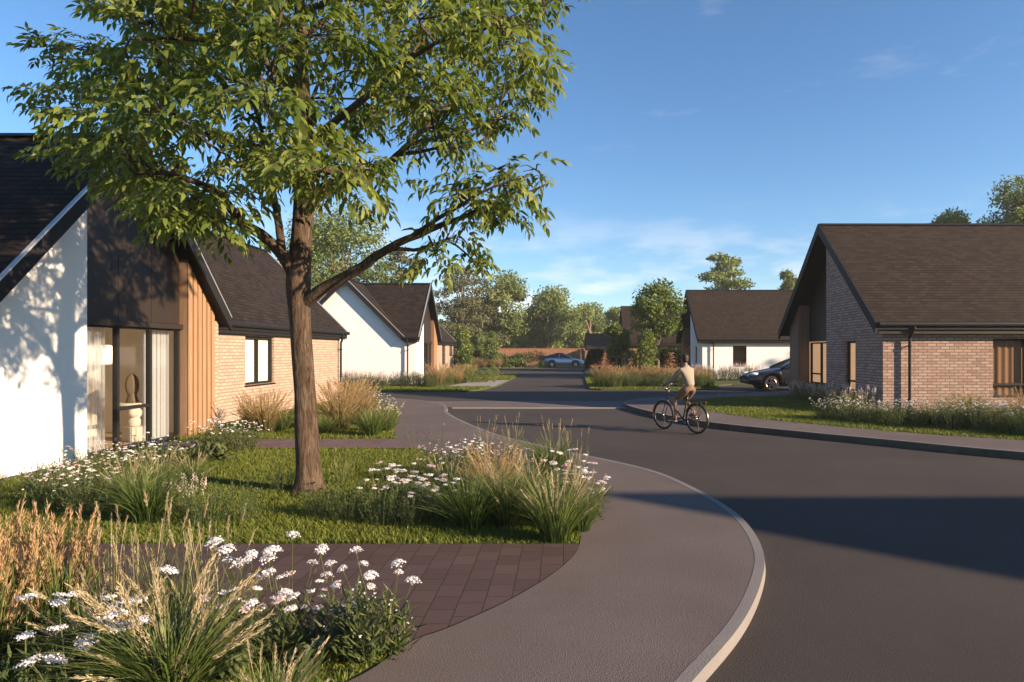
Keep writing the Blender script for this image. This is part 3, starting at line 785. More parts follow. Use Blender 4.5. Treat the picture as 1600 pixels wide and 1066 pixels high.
# timber clad barn-like house behind the young street trees
def timber_house():
    root = thing('timber_house', 'brown roofed house with upright timber boards behind the young trees', 'house', (9, 51, .05))
    x0, x1, y0, y1, ze, zr = 5.0, 14.0, 51.0, 57.0, 2.35, 5.45
    yr = (y0 + y1) / 2
    roof_slab('roof', [[(x0 - .25, y0 - .25, ze), (x1, y0 - .25, ze), (x1, yr, zr), (x0 - .25, yr, zr)], [(x0 - .25, yr, zr), (x1, yr, zr), (x1, y1 + .25, ze), (x0 - .25, y1 + .25, ze)]], .2, MT['tile_warm'], root)
    w = MB(); battens(w, 'y', y0, x0 + .05, x1 - .3, .1, lambda u: 2.2, -1, .19, .165, .03); w.box((x0, y0 + .002, 0), (x1 - .3, y0 + .2, 2.3))
    w.build('timber_wall', MT['timber'], root)
    g = MB(); g.prism([(x0, y0 + .2, 0), (x0, y1, 0), (x0, y1, ze - .1), (x0, yr, zr - .2), (x0, y0 + .2, ze - .1)], (.2, 0, 0)); g.box((x0 + .2, y1 - .2, 0), (x1 - .3, y1, 2.3)); g.box((x1 - .5, y0 + .2, 0), (x1 - .3, y1 - .2, 2.3))
    g.build('gable_wall', MT['brick_grey'], root)
    d = MB(); d.box((x0 + .95, y0 - .05, .1), (x0 + 1.02, y0 - .01, 2.15)); d.box((x0 + .02, y0 - .06, .1), (x0 + .1, y0 - .01, 2.15)); d.build('door_frame', MT['dark'], root)
    f = MB(); f.box((x0 - .2, y0 - .3, 2.12), (x1, y0 - .24, 2.36)); f.build('fascia', MT['dark'], root)
timber_house()
def far_garage():
    root = thing('low_garage', 'low garage with a brown roof at the far end beyond the hedge', 'garage', (5.5, 78, 0))
    x0, x1, y0, y1, ze, zr = 2.9, 9.0, 78.0, 83.0, 2.1, 3.9
    yr = 80.5
    roof_slab('roof', [[(x0 - .2, y0 - .25, ze), (x1, y0 - .25, ze), (x1, yr, zr), (x0 - .2, yr, zr)], [(x0 - .2, yr, zr), (x1, yr, zr), (x1, y1 + .25, ze), (x0 - .2, y1 + .25, ze)]], .2, MT['tile_warm'], root)
    w = MB(); w.box((x0, y0, 0), (x1 - .2, y0 + .2, 2.05)); w.prism([(x0, y0 + .2, 0), (x0, y1, 0), (x0, y1, 2.0), (x0, yr, zr - .2), (x0, y0 + .2, 2.0)], (.2, 0, 0)); w.box((x0 + .2, y1 - .2, 0), (x1 - .2, y1, 2.05)); w.box((x1 - .4, y0 + .2, 0), (x1 - .2, y1 - .2, 2.05)); w.build('wall', MT['brick_grey'], root)
    d = MB(); d.box((x0 + .8, y0 - .03, .05), (x0 + 3.2, y0, 1.95)); d.build('garage_door', MT['timber_dk'], root)
far_garage()

# close boarded fences
def fence(label, x0, y0, x1, y1, h=2.0, z0=.02):
    L = math.hypot(x1 - x0, y1 - y0); n = max(1, round(L / 1.83)); ux, uy = (x1 - x0) / L, (y1 - y0) / L; nx, ny = uy, -ux
    root = thing('board_fence', label, 'fence', (x0, y0, z0))
    for i in range(n):
        m = MB(); a = i * L / n + .055; b = (i + 1) * L / n - .055; k = 13
        for j in range(k):
            u0 = a + (b - a) * j / k; u1 = u0 + (b - a) / k * .94; t = .022 if j % 2 else .034
            m.prism([(x0 + ux * u0, y0 + uy * u0, z0 + .06), (x0 + ux * u1, y0 + uy * u1, z0 + .06), (x0 + ux * u1, y0 + uy * u1, z0 + h - .05), (x0 + ux * u0, y0 + uy * u0, z0 + h - .05)], (nx * t, ny * t, 0))
        m.prism([(x0 + ux * a, y0 + uy * a, z0 + h - .048), (x0 + ux * b, y0 + uy * b, z0 + h - .048), (x0 + ux * b, y0 + uy * b, z0 + h - .01), (x0 + ux * a, y0 + uy * a, z0 + h - .01)], (nx * .06, ny * .06, 0))
        m.build('panel', MT['fence'], root)
    for i in range(n + 1):
        u = i * L / n; m = MB(); cx, cy = x0 + ux * u, y0 + uy * u; m.box((cx - .05, cy - .05, z0), (cx + .05, cy + .05, z0 + h + .03)); m.build('post', MT['fence'], root)
    return root
fence('long brown board fence behind the silver blue car and bushes', -13.5, 76.0, 2.0, 76.0, 2.05)
fence('short brown board fence running beside the silver blue car bonnet', 2.2, 68.3, 2.2, 75.8, 2.0)
fence('brown board fence with a gap at the low garage', 2.35, 68.2, 7.5, 68.2, 1.75)
# ------------------------------------------------------------------ foliage makers (numpy)
def unit(a): return a / np.maximum(np.linalg.norm(a, axis=-1, keepdims=True), 1e-9)

def leaves(P, D, S, L, W, fold=.18, lift=None):
    """folded leaf blades: base P, along D, side S; two triangles each"""
    n = len(P); D = unit(D); S = unit(S - (S * D).sum(1, keepdims=True) * D); N = np.cross(S, D)
    L = np.broadcast_to(np.asarray(L, float).reshape(-1, 1), (n, 1)); W = np.broadcast_to(np.asarray(W, float).reshape(-1, 1), (n, 1))
    mid = P + D * L * .42
    a = mid + S * W * .5 + N * W * fold; b = mid - S * W * .5 + N * W * fold
    tip = P + D * L - N * L * .10
    V = np.stack([P, a, tip, b], 1).reshape(-1, 3)
    o = (np.arange(n) * 4)[:, None]
    F = np.concatenate([o + [0, 1, 2], o + [0, 2, 3]], 1).reshape(-1, 3)
    return V, F

def ribbons(path, width, side):
    """path (n,S,3), width (n,S), side (n,3) -> strips of quads"""
    n, S, _ = path.shape
    a = path - side[:, None, :] * width[..., None] * .5; b = path + side[:, None, :] * width[..., None] * .5
    V = np.stack([a, b], 2).reshape(-1, 3)
    o = (np.arange(n) * S * 2)[:, None, None]; k = (np.arange(S - 1) * 2)[None, :, None]
    F = (o + k + np.array([0, 1, 3, 2])[None, None, :]).reshape(-1, 4)
    return V, F

def lances(P, D, S, L, W, fold=.10, droop=.22):
    """slender pointed leaflets of four triangles, arching at the tip"""
    n = len(P); D = unit(D); S = unit(S - (S * D).sum(1, keepdims=True) * D); N = np.cross(S, D)
    L = np.asarray(L, float).reshape(-1, 1); W = np.asarray(W, float).reshape(-1, 1)
    m1 = P + D * L * .32 + N * L * .02; m2 = P + D * L * .66 - N * L * droop * .35; tip = P + D * L * .98 - N * L * droop
    k = N * W * fold
    V = np.stack([P, m1 + S * W * .46 + k, m2 + S * W * .38 + k, tip, m2 - S * W * .38 + k, m1 - S * W * .46 + k], 1).reshape(-1, 3)
    o = (np.arange(n) * 6)[:, None]
    F = np.concatenate([o + [0, 1, 5], o + [1, 2, 5], o + [2, 4, 5], o + [2, 3, 4]], 1).reshape(-1, 3)
    return V, F

class Bag:
    """many small faces gathered into one array"""
    def __init__(s): s.V = []; s.F = []; s.A = {'r': [], 't': []}; s.n = 0
    def add(s, V, F, r, t=None):
        if F.shape[1] == 4: F = np.concatenate([F[:, [0, 1, 2]], F[:, [0, 2, 3]]], 0)
        s.V.append(V); s.F.append(F + s.n); s.n += len(V)
        s.A['r'].append(np.broadcast_to(r, len(V))); s.A['t'].append(np.broadcast_to(0. if t is None else t, len(V)))
    def mesh(s, name, mat):
        me = bpy.data.meshes.new(name); V = np.concatenate(s.V).astype(np.float32); F = np.concatenate(s.F).astype(np.int32)
        me.vertices.add(len(V)); me.vertices.foreach_set('co', V.ravel()); me.loops.add(F.size); me.loops.foreach_set('vertex_index', F.ravel())
        me.polygons.add(len(F)); me.polygons.foreach_set('loop_start', np.arange(0, F.size, 3, dtype=np.int32)); me.update(calc_edges=True)
        me.materials.append(mat)
        for k in ('r', 't'):
            at = me.attributes.new(k, 'FLOAT', 'POINT'); at.data.foreach_set('value', np.concatenate(s.A[k]).astype(np.float32))
        return me

def put(name, me, parent=None): 
    o = link(bpy.data.objects.new(name, me)); o.parent = parent; return o

# ------------------------------------------------------------------ the street tree by the lawn
def street_tree():
    rng = np.random.default_rng(5)
    base = (-2.88, 7.4, .1)
    root = thing('street_tree', 'tall leafy street tree with forked trunk standing on the lawn', 'tree', base)
    def W(p):
        y = 7.4 + (p[2] if len(p) > 2 else 0); return np.array([(p[0] - 880) / 1020 * y, y, 1.7 - (p[1] - 549) / 1020 * y])
    trunk = [(482, 776), (481, 740), (479, 690), (476, 600), (470, 510), (466, 445), (470, 380), (475, 300), (477, 240), (474, 170), (470, 90), (468, 10), (465, -90), (470, -200), (474, -300)]
    rt = [.165, .132, .120, .113, .113, .128, .108, .108, .10, .086, .07, .056, .042, .026, .012]
    limbs = [
        ([(466, 445, 0), (446, 402, -.08), (416, 368, -.2), (378, 338, -.35), (348, 302, -.5), (312, 278, -.7), (262, 262, -.95), (215, 262, -1.1)], .088, .014),
        ([(440, 392, -.1), (430, 335, -.05), (420, 275, .1), (408, 205, .3), (382, 125, .5), (365, 60, .7)], .052, .010),
        ([(474, 474, 0), (508, 447, -.1), (560, 419, -.2), (610, 386, -.3), (662, 364, -.36), (722, 341, -.4), (790, 318, -.45), (856, 290, -.5)], .078, .010),
        ([(606, 388, -.3), (655, 388, -.2), (696, 376, -.1), (726, 392, 0), (745, 418, .05)], .026, .006),
        ([(640, 372, -.33), (700, 333, -.6), (760, 300, -.8), (826, 280, -.9)], .03, .007),
        ([(474, 332, 0), (508, 302, .15), (560, 280, .3), (612, 250, .45), (652, 214, .6), (692, 178, .8), (742, 120, 1.0), (800, 60, 1.2), (850, 20, 1.3)], .068, .010),
        ([(620, 245, .47), (668, 236, .3), (712, 232, .2), (760, 215, .1)], .026, .007),
        ([(475, 235, 0), (520, 190, -.3), (572, 150, -.6), (624, 102, -.9), (690, 60, -1.2), (760, 40, -1.4)], .055, .010),
        ([(470, 150, 0), (430, 112, -.4), (372, 84, -.9), (292, 70, -1.3), (205, 70, -1.6)], .05, .009),
        ([(475, 262, 0), (420, 232, .5), (342, 212, 1.0), (252, 182, 1.4), (150, 150, 1.6), (80, 120, 1.7)], .055, .008),
        ([(468, 60, 0), (520, 20, .5), (562, -60, 1), (622, -140, 1.4)], .04, .009),
        ([(467, 0, 0), (420, -50, .4), (360, -120, .9), (300, -190, 1.1)], .038, .009),
        ([(474, 205, 0), (482, 170, .8), (500, 120, 1.6), (520, 60, 2.3)], .042, .009),
        ([(472, 190, 0), (452, 152, -.8), (432, 132, -1.5), (410, 112, -2.1)], .042, .009),
        ([(476, 290, 0), (440, 262, -.6), (400, 252, -1.2), (360, 262, -1.7)], .042, .009),
        ([(476, 310, 0), (520, 280, -.6), (556, 270, -1.1), (584, 282, -1.4)], .036, .008),
        ([(640, 225, .55), (700, 210, 1.0), (770, 190, 1.4), (830, 150, 1.6)], .03, .007),
        ([(468, 20, 0), (560, -20, -.6), (680, -60, -1.0), (800, -60, -1.1)], .04, .008),
        ([(468, 40, 0), (380, 0, -.5), (280, -40, -.9), (200, -60, -1.0)], .04, .008)]
    # trunk with an uneven surface
    tp = catmull([W(p) for p in trunk], 6); tr = np.interp(np.linspace(0, len(trunk) - 1, len(tp)), range(len(trunk)), rt)
    V, F = tube(tp, tr, 20)
    V = np.array([tuple(v) for v in V]); c = np.repeat(np.array(tp), 20, 0); ang = np.tile(np.arange(20) / 20 * 2 * np.pi, len(tp)); h = c[:, 2]
    k = 1 + .05 * np.sin(3 * ang + h * 2.1) + .04 * np.sin(7 * ang - h * 1.3) + .03 * np.sin(11 * ang + h * 5)
    flare = 1 + .35 * np.clip((.45 - h) / .45, 0, 1) ** 2 * (1 + .6 * np.sin(5 * ang + 1))
    V = c + (V - c) * (k * flare)[:, None]
    mk('trunk', V, F, MT['bark'], root, smooth=True)
    samples = []
    for P, r0, r1 in limbs:
        q = catmull([W(p) for p in P], 6); n = len(q)
        rr = [r0 + (r1 - r0) * (i / (n - 1)) ** .8 for i in range(n)]
        wob = np.cumsum(rng.normal(0, .004, (n, 3)), 0); wob[0] = 0
        q = [tuple(np.array(a) + b) for a, b in zip(q, wob)]
        V, F = tube(q, rr, 10); mk('limb', [tuple(v) for v in V], F, MT['bark'], root, smooth=True)
        samples += [(np.array(a), r) for i, (a, r) in enumerate(zip(q, rr)) if i > n * .3]
    samples += [(np.array(a), r) for a, r in zip(tp, tr) if a[2] > 4.2]
    SP = np.array([s[0] for s in samples])
    # foliage pads filling the crown's outline, spread in depth
    sil = [(140, -20), (150, 55), (160, 100), (75, 95), (45, 125), (90, 165), (85, 200), (105, 245), (145, 298), (200, 325), (245, 385), (298, 402), (348, 366), (400, 322), (440, 335), (505, 338), (556, 352), (590, 316),
           (575, 262), (572, 215), (610, 190), (660, 205), (668, 262), (720, 272), (765, 228), (806, 232), (826, 190), (845, 150), (838, 110), (862, 75), (876, 0), (865, -60), (800, -180), (690, -290), (560, -380), (420, -370), (300, -290), (200, -160)]
    ENV = ([30, 80, 130, 200, 235, 300, 345, 385, 430, 470, 520, 560, 600, 640, 680, 735, 780, 830, 860, 890], [150, 215, 300, 345, 405, 415, 375, 318, 300, 335, 365, 372, 335, 235, 285, 300, 250, 245, 150, 80])
    pads = []
    tries = 0
    while len(pads) < 108 and tries < 6000:
        tries += 1
        x = rng.uniform(30, 890); y = rng.uniform(-380, 405)
        if not inside(sil, np.array([470 + (x - 470) * 1.13]), np.array([y + 26]))[0]: continue
        if any(((x - gx) / ga) ** 2 + ((y + 10 - gy) / gb) ** 2 < 1 for gx, gy, ga, gb in ((645, 292, 95, 58), (642, 230, 40, 40), (374, 172, 26, 30), (452, 350, 118, 80), (560, 60, 30, 24), (250, 215, 30, 22), (720, 170, 34, 22))): continue
        u = (x - 470) / 430; v = (y - 0) / 400
        dm = 2.5 * math.sqrt(max(.03, 1 - min(1, u * u + .55 * v * v)))
        d = rng.uniform(-dm, dm)
        w = W((x, y, d))
        hd = math.hypot(w[0] - base[0], w[1] - base[1])
        zt = w[2] + .10 * hd                       # the crown stands in loose tiers that sink outward
        w[2] = round(zt / .56) * .56 - .10 * hd + rng.normal(0, .06)
        fy = 549 - (w[2] - 1.7) * 1020 / w[1]; fx = 880 + w[0] * 1020 / w[1]
        if fy > np.interp(fx, ENV[0], ENV[1]) - 66 or fx < np.interp(fy, [-200, 60, 75, 130, 240, 260], [205, 205, 130, 120, 130, 200]): continue
        lim = .60 if y > -40 else .8
        if any(np.linalg.norm((w - p[0]) * (1, .8, 1.7)) < lim for p in pads): continue
        pads.append((w, rng.uniform(.36, .50)))
    for x, y, d, r in [(100, 118, 1.6, .36), (62, 122, 1.7, .20), (140, 160, 1.5, .40), (120, 215, 1.3, .38), (150, 270, 1.1, .36), (270, 372, -1.0, .36), (305, 385, -1.1, .30), (335, 345, -.9, .40), (250, 330, -.8, .38), (205, 300, -.6, .4),
                       (740, 335, -.6, .30), (800, 312, -.6, .34), (850, 288, -.6, .24), (775, 350, -.4, .26), (820, 335, -.4, .24), (708, 398, -.1, .28), (735, 422, .1, .24), (690, 425, 0, .18), (715, 312, -.7, .20), (790, 288, -.9, .2),
                       (545, 338, -.9, .30), (585, 300, -1.2, .30), (500, 320, -.8, .34), (455, 300, -1.0, .40), (420, 290, -1.2, .40), (715, 262, .2, .22), (770, 215, .2, .3), (806, 228, .2, .22),
                       (865, 50, 1.2, .36), (880, 10, 1.2, .30), (845, 140, 1.5, .34), (835, 180, 1.5, .30), (200, 40, -1.3, .30), (215, 80, -1.5, .34)]:
        pads.append((W((470 + (x - 470) * .96, y - (24 if x > 650 and y > 280 else 44), d)), r * .92))
    B = Bag(); tw = MB()
    for w, r in pads:
        # nearest branch, preferring one lower than the pad
        dist = np.linalg.norm((SP - w) * (1, 1, 1.2), axis=1) + np.where(SP[:, 2] > w[2] + .15, .35, 0)
        i = int(dist.argmin()); s, sr = samples[i]
        mid = (s + w) / 2 + np.array([0, 0, .08]) + rng.normal(0, .05, 3)
        out = w - s; out[2] *= .3; out = unit(out[None])[0]
        tip = w + out * r * .6 - np.array([0, 0, .08])
        tw.tube([tuple(s), tuple(mid), tuple(w), tuple(tip)], [min(sr * .7, .02), .013, .009, .003], 5, caps=False)
        n = int(rng.integers(24, 34) * (r / .42) ** 1.6) + 5
        th = rng.uniform(0, 2 * np.pi, n); rad = np.sqrt(rng.uniform(.02, 1, n)) * r
        off = np.stack([np.cos(th) * rad, np.sin(th) * rad, rng.normal(0, .04, n) + .10 * (1 - (rad / r) ** 2) - .05], 1)
        P = w + off
        for k in range(4):      # side twigs inside the pad
            a = rng.uniform(0, 2 * np.pi); e = w + np.array([math.cos(a), math.sin(a), -.05]) * r * .85
            tw.tube([tuple(w - out * r * .1), tuple((w + e) / 2 + (0, 0, .03)), tuple(e)], [.007, .005, .002], 4, caps=False)
        d = np.stack([np.cos(th), np.sin(th), rng.uniform(-.55, .05, n)], 1) + rng.normal(0, .35, (n, 3)) + out * .35
        d = unit(d); side = unit(np.cross(d, np.array([0, 0, 1.0]))); 
        ln = rng.uniform(.20, .30, n)[:, None]
        tone = np.clip(rng.normal(.52, .17) + rng.normal(0, .16, n), 0, 1)
        for s_, sg in ((.30, 1), (.34, -1), (.58, 1), (.62, -1), (.86, 1), (.88, -1), (1.0, 0)):
            q = P + d * ln * s_ + np.array([0, 0, -.30]) * ln * s_ ** 2
            ld = d * (.75 if sg else 1.0) + side * sg * .85 + np.array([0, 0, -1.0]) * rng.uniform(.25, .9, (n, 1)) * (.75 if sg else 1) + rng.normal(0, .12, (n, 3))
            sd = np.cross(unit(ld), np.array([0, 0, 1.0]) + rng.normal(0, .35, (n, 3)))
            V, F = lances(q, ld, sd, rng.uniform(.10, .152, n), rng.uniform(.036, .052, n), rng.uniform(.05, .2), rng.uniform(.1, .35))
            B.add(V, F, np.repeat(np.clip(tone + rng.normal(0, .06, n), 0, 1), 6))
        # the leaf stalks
        path = np.stack([P, P + d * ln * .5 + np.array([0, 0, -.075]) * ln, P + d * ln + np.array([0, 0, -.30]) * ln], 1)
        V, F = ribbons(path, np.full((n, 3), .004), side); B.add(V, F, .75)
    for l in B.V: l -= np.array(base)
    nl = sum(len(f) for f in B.F)
    TF = np.array([t3 for f in tw.F for t3 in ((f[0], f[1], f[2]), (f[0], f[2], f[3]))]); B.add(np.array([tuple(v) for v in tw.V]) - np.array(base), TF, .5)
    cm = B.mesh('crown', MT['leaf']); cm.materials.append(MT['bark'])
    mi = np.zeros(len(cm.polygons), np.int32); mi[nl:] = 1; cm.polygons.foreach_set('material_index', mi)
    put('crown', cm, root)
    return root
street_tree()

# ------------------------------------------------------------------ trees and shrubs further off
def far_tree(name, label, x, y, h, w, clear=.25, n=5200, leaf=.34, mat='leaf_far', seed=1, lumps=20, shape='round', group=None, z=0.0, lean=0, bare=.05):
    rng = np.random.default_rng(seed); n = int(n * 1.6)
    root = thing(name, label, 'tree', (x, y, z), 0, group)
    B = Bag(); tk = MB()
    z0 = h * clear
    th = h * .86 if shape != 'cedar' else h * .92
    r0 = max(.05, h * .019)
    tk.tube([(0, 0, -.1), (lean * .3, 0, h * .25), (lean * .7, .05, h * .5), (lean, 0, th)], [r0 * 1.3, r0, r0 * .7, r0 * .15], 8)
    C = []
    for i in range(lumps):
        if shape == 'cedar':
            lz = z0 + (h - z0) * (.05 + .92 * i / lumps); f = 1 - .75 * ((lz - z0) / (h - z0)) ** 1.6; a = i * 2.4
            rr = w * .5 * f * rng.uniform(.35, .95); C.append((math.cos(a) * rr, math.sin(a) * rr, lz, w * rng.uniform(.16, .26) * (.5 + .5 * f), .32))
        elif shape == 'column':
            lz = z0 + (h - z0) * i / lumps; f = math.sin(math.pi * min(1, .22 + .78 * (lz - z0) / (h - z0))) ** .7; a = i * 2.4; rr = w * .25 * f
            C.append((math.cos(a) * rr, math.sin(a) * rr, lz, w * .30 * (.35 + .65 * f), 1.1))
        else:
            while True:
                p = rng.uniform(-1, 1, 3)
                if np.linalg.norm(p) < 1: break
            q = p / max(np.linalg.norm(p), .01) * np.linalg.norm(p) ** .55
            f = 1 - .28 * max(0, q[2]) - .15 * max(0, -q[2])
            C.append((q[0] * w * .36 * f, q[1] * w * .36 * f, z0 + (h - z0) * (.5 + .40 * q[2]), w * rng.uniform(.13, .23), .85))
    tot = sum(c[3] ** 2 for c in C)
    for cx, cy, cz, r, fl in C:
        s = (lean * min(1, cz / h), 0, max(h * .12, cz * .62))
        tk.tube([s, ((s[0] + cx) / 2, (s[1] + cy) / 2, (s[2] + cz) / 2 + .05 * h * 0), (cx, cy, cz)], [r0 * .45, r0 * .25, r0 * .08], 5, caps=False)
        m = max(30, int(n * r * r / tot))
        d = unit(rng.normal(0, 1, (m, 3))); rad = r * rng.uniform(.25, 1.12, (m, 1)) ** .6
        d[:, 2] = np.where(d[:, 2] < -.4, d[:, 2] * .5, d[:, 2])
        P = np.array([cx, cy, cz]) + d * rad * np.array([1, 1, fl])
        P += rng.normal(0, r * .09, P.shape)
        ld = unit(d * .5 + rng.normal(0, .8, (m, 3)) + np.array([0, 0, -.25]))
        sd = rng.normal(0, 1, (m, 3))
        V, F = leaves(P, ld, sd, leaf * rng.uniform(.7, 1.4, m), leaf * rng.uniform(.4, .75, m))
        tone = np.clip(rng.normal(.5, .13) + rng.normal(0, .17, m), 0, 1)
        B.add(V, F, np.repeat(tone, 4))
    put('crown', B.mesh('crown', MT[mat]), root)
    mk('trunk', tk.V, tk.F, MT['bark_far'], root, world=False, smooth=True)
    return root

def px_tree(px, top, Y, wpx, **k):
    """size and stand a tree from its sight angles and distance"""
    k.setdefault('z', 0.0)
    return dict(x=(px - 880) / 1020 * Y, y=Y, h=(1.7 + (549 - top) / 1020 * Y) * 1.11, w=wpx / 1020 * Y * 1.14, **k)
def treeline(label):
    rng = np.random.default_rng(91); B = Bag()
    for i in range(90):
        x = rng.uniform(-70, 75); y = rng.uniform(104, 122); h = rng.uniform(4, 8.5); r = rng.uniform(2.2, 4.2); m = 520
        d = unit(rng.normal(0, 1, (m, 3))); d[:, 2] = np.abs(d[:, 2]) * 1.1 - .1
        Pp = np.array([x, y, h * .35]) + d * np.array([r, r, h * .65]) * rng.uniform(.5, 1.08, (m, 1)) ** .5
        V, F = leaves(Pp, d + rng.normal(0, .7, (m, 3)), rng.normal(0, 1, (m, 3)), rng.uniform(.45, .9, m), rng.uniform(.25, .5, m)); B.add(V, F, np.repeat(np.clip(rng.normal(.45, .12) + rng.normal(0, .17, m), 0, 1), 4))
    o = put('treeline', B.mesh('treeline', MT['leaf_far'])); tag(o, label, 'woodland', kind='stuff')
treeline('low belt of trees closing the view behind the far fence')
TREES = [
    ('broad_tree', 'broad pale green tree rising behind the roof between the two white bungalows', px_tree(535, 346, 60, 190, clear=.12, n=12000, leaf=.30, seed=21, lumps=34, mat='leaf_lt')),
    ('cedar_tree', 'flat layered cedar tree just beyond the ridge of the white bungalow across the lane', px_tree(628, 402, 64, 92, clear=.3, n=4200, leaf=.30, mat='leaf_pine', seed=22, lumps=16, shape='cedar')),
    ('cedar_tree', 'open layered cedar with bare limbs showing, past the brick end of the white bungalow', px_tree(722, 428, 82, 100, clear=.22, n=5200, leaf=.32, mat='leaf_pine', seed=23, lumps=20, shape='cedar')),
    ('broad_tree', 'tall dense oak-like tree directly behind the fence, tallest of the far row', px_tree(788, 426, 86, 92, clear=.06, n=8200, leaf=.36, seed=24, lumps=28)),
    ('broad_tree', 'full rounded tree behind the fence above the silver blue car', px_tree(862, 446, 87, 88, clear=.06, n=7200, leaf=.36, seed=25, lumps=26)),
    ('broad_tree', 'lower round tree rising over the low garage roof', px_tree(922, 480, 96, 66, clear=.1, n=4500, leaf=.36, seed=26, lumps=18)),
    ('broad_tree', 'small far tree peeping between the low garage and the timber house', px_tree(965, 484, 99, 46, clear=.15, n=3000, leaf=.36, seed=27, lumps=14)),
    ('broad_tree', 'dim tree at the side of the cedar behind the fence', px_tree(742, 470, 92, 80, clear=.06, n=5000, leaf=.38, seed=28, lumps=18)),
    ('broad_tree', 'low far tree in the gap between the full rounded tree and the low garage roof', px_tree(895, 492, 110, 60, clear=.1, n=3000, leaf=.4, seed=48, lumps=14)),
    ('street_sapling', 'slender young tree in the bed in front of the timber house', px_tree(1028, 446, 39, 76, clear=.32, n=3600, leaf=.19, seed=29, lumps=34, z=.07, mat='leaf_lt')),
    ('street_sapling', 'thin second sapling standing close to the taller young tree by the timber wall', px_tree(1010, 524, 38, 30, clear=.20, n=1100, leaf=.16, mat='leaf_lt', seed=30, lumps=12, shape='column', z=.07)),
    ('street_sapling', 'small staked sapling on the verge beside the dark hedge', px_tree(964, 508, 42, 36, clear=.28, n=1700, leaf=.20, seed=31, lumps=13, z=.07, mat='leaf_lt')),
    ('layered_tree', 'spreading tree crown seen over the roof of the white bungalow by the black car', px_tree(1135, 410, 75, 92, clear=.3, n=5200, leaf=.34, mat='leaf_far', seed=32, lumps=18, shape='cedar')),
    ('broad_tree', 'tree crown in the notch between the brown roofs', px_tree(1232, 428, 72, 50, clear=.2, n=3400, leaf=.32, seed=33, lumps=14)),
    ('broad_tree', 'light green treetop over the long roof of the brick bungalow', px_tree(1476, 326, 52, 86, clear=.2, n=12000, leaf=.25, mat='leaf_lt', seed=34, lumps=20)),
    ('broad_tree', 'large treetop over the brick bungalow roof, cut by the picture edge', px_tree(1604, 302, 50, 140, clear=.2, n=15000, leaf=.25, mat='leaf_lt', seed=35, lumps=24)),
    ('conifer_shrub', 'upright conifer with soft plumes before the fence, wider of the pair', px_tree(748, 522, 66, 26, clear=.03, n=2400, leaf=.22, mat='leaf_far', seed=36, lumps=14, shape='column')),
    ('conifer_shrub', 'slim upright conifer next to the wider one before the fence', px_tree(768, 524, 64, 20, clear=.03, n=1900, leaf=.2, mat='leaf_lt', seed=37, lumps=14, shape='column')),
    ('tall_shrub', 'tall leafy shrub at the brick end of the white bungalow across the lane', px_tree(722, 520, 50, 30, clear=.02, n=3200, leaf=.18, mat='leaf_lt', seed=38, lumps=16, shape='column', z=.06)),
    ('broad_tree', 'tree beyond the brick bungalow that dapples the white wall with shade', dict(x=34, y=30.5, h=9.0, w=6.5, clear=.3, n=1500, leaf=.42, seed=39, lumps=14)),
]
for nm, lb, k in TREES: far_tree(nm, lb, **k)

def bush(name, label, x, y, h, w, d=None, n=1400, leaf=.11, mat='leaf_dk', seed=1, z=.05, clip=.0, cat='shrub', group=None):
    """shrub of leaf faces through a rounded mass; clip=1 gives a sheared surface"""
    rng = np.random.default_rng(seed); d = d or w
    root = thing(name, label, cat, (x, y, z), 0, group)
    B = Bag()
    v = unit(rng.normal(0, 1, (n, 3))); v[:, 2] = np.abs(v[:, 2]) * 1.0
    ph = rng.uniform(0, 6.28, 4)
    lump = 1 + (1 - clip) * .20 * (np.sin(v[:, 0] * 5 + ph[0]) + np.sin(v[:, 1] * 6 + ph[1]) + np.sin(v[:, 2] * 6 + ph[2])) / 1.6
    rad = (1 - rng.uniform(0, .35, n) ** (1.4 + clip)) * lump
    e = 1.0 if d == w else .5
    q = np.sign(v) * np.abs(v) ** e
    P = q * rad[:, None] * np.array([w / 2, d / 2, h]) 
    if e < 1: P[:, 2] = np.minimum(P[:, 2], h * rng.uniform(.93, 1.03, n))
    ld = unit(v + rng.normal(0, .6, (n, 3))); V, F = leaves(P, ld, rng.normal(0, 1, (n, 3)), leaf * rng.uniform(.7, 1.4, n), leaf * rng.uniform(.4, .7, n))
    B.add(V, F, np.repeat(np.clip(rng.normal(.5, .2, n), 0, 1), 4))
    put('foliage', B.mesh('foliage', MT[mat]), root)
    st = MB()
    for i in range(5):
        a = i * 1.3; st.tube([(0, 0, -.05), (math.cos(a) * w * .12, math.sin(a) * d * .12, h * .35), (math.cos(a) * w * .26, math.sin(a) * d * .26, h * .7)], [.02, .014, .006], 5)
    mk('stems', st.V, st.F, MT['bark_far'], root, world=False)
    return root
def at(px, Y): return (px - 880) / 1020 * Y
bush('clipped_hedge', 'dark clipped hedge beside the road before the timber house', at(945, 57), 57, 1.75, 3.2, 2.0, 11000, .15, 'leaf_dk', 3, .06, .8, 'hedge')
bush('clipped_hedge', 'second dark hedge end tucked behind the staked sapling', at(976, 52), 51, 1.7, 1.5, 1.6, 4000, .15, 'leaf_dk', 4, .06, .8, 'hedge')
bush('clipped_hedge', 'dark hedge along the timber house wall behind the cyclist', at(1052, 47), 47.5, 1.85, 2.6, 1.6, 9000, .15, 'leaf_dk', 5, .06, .7, 'hedge')
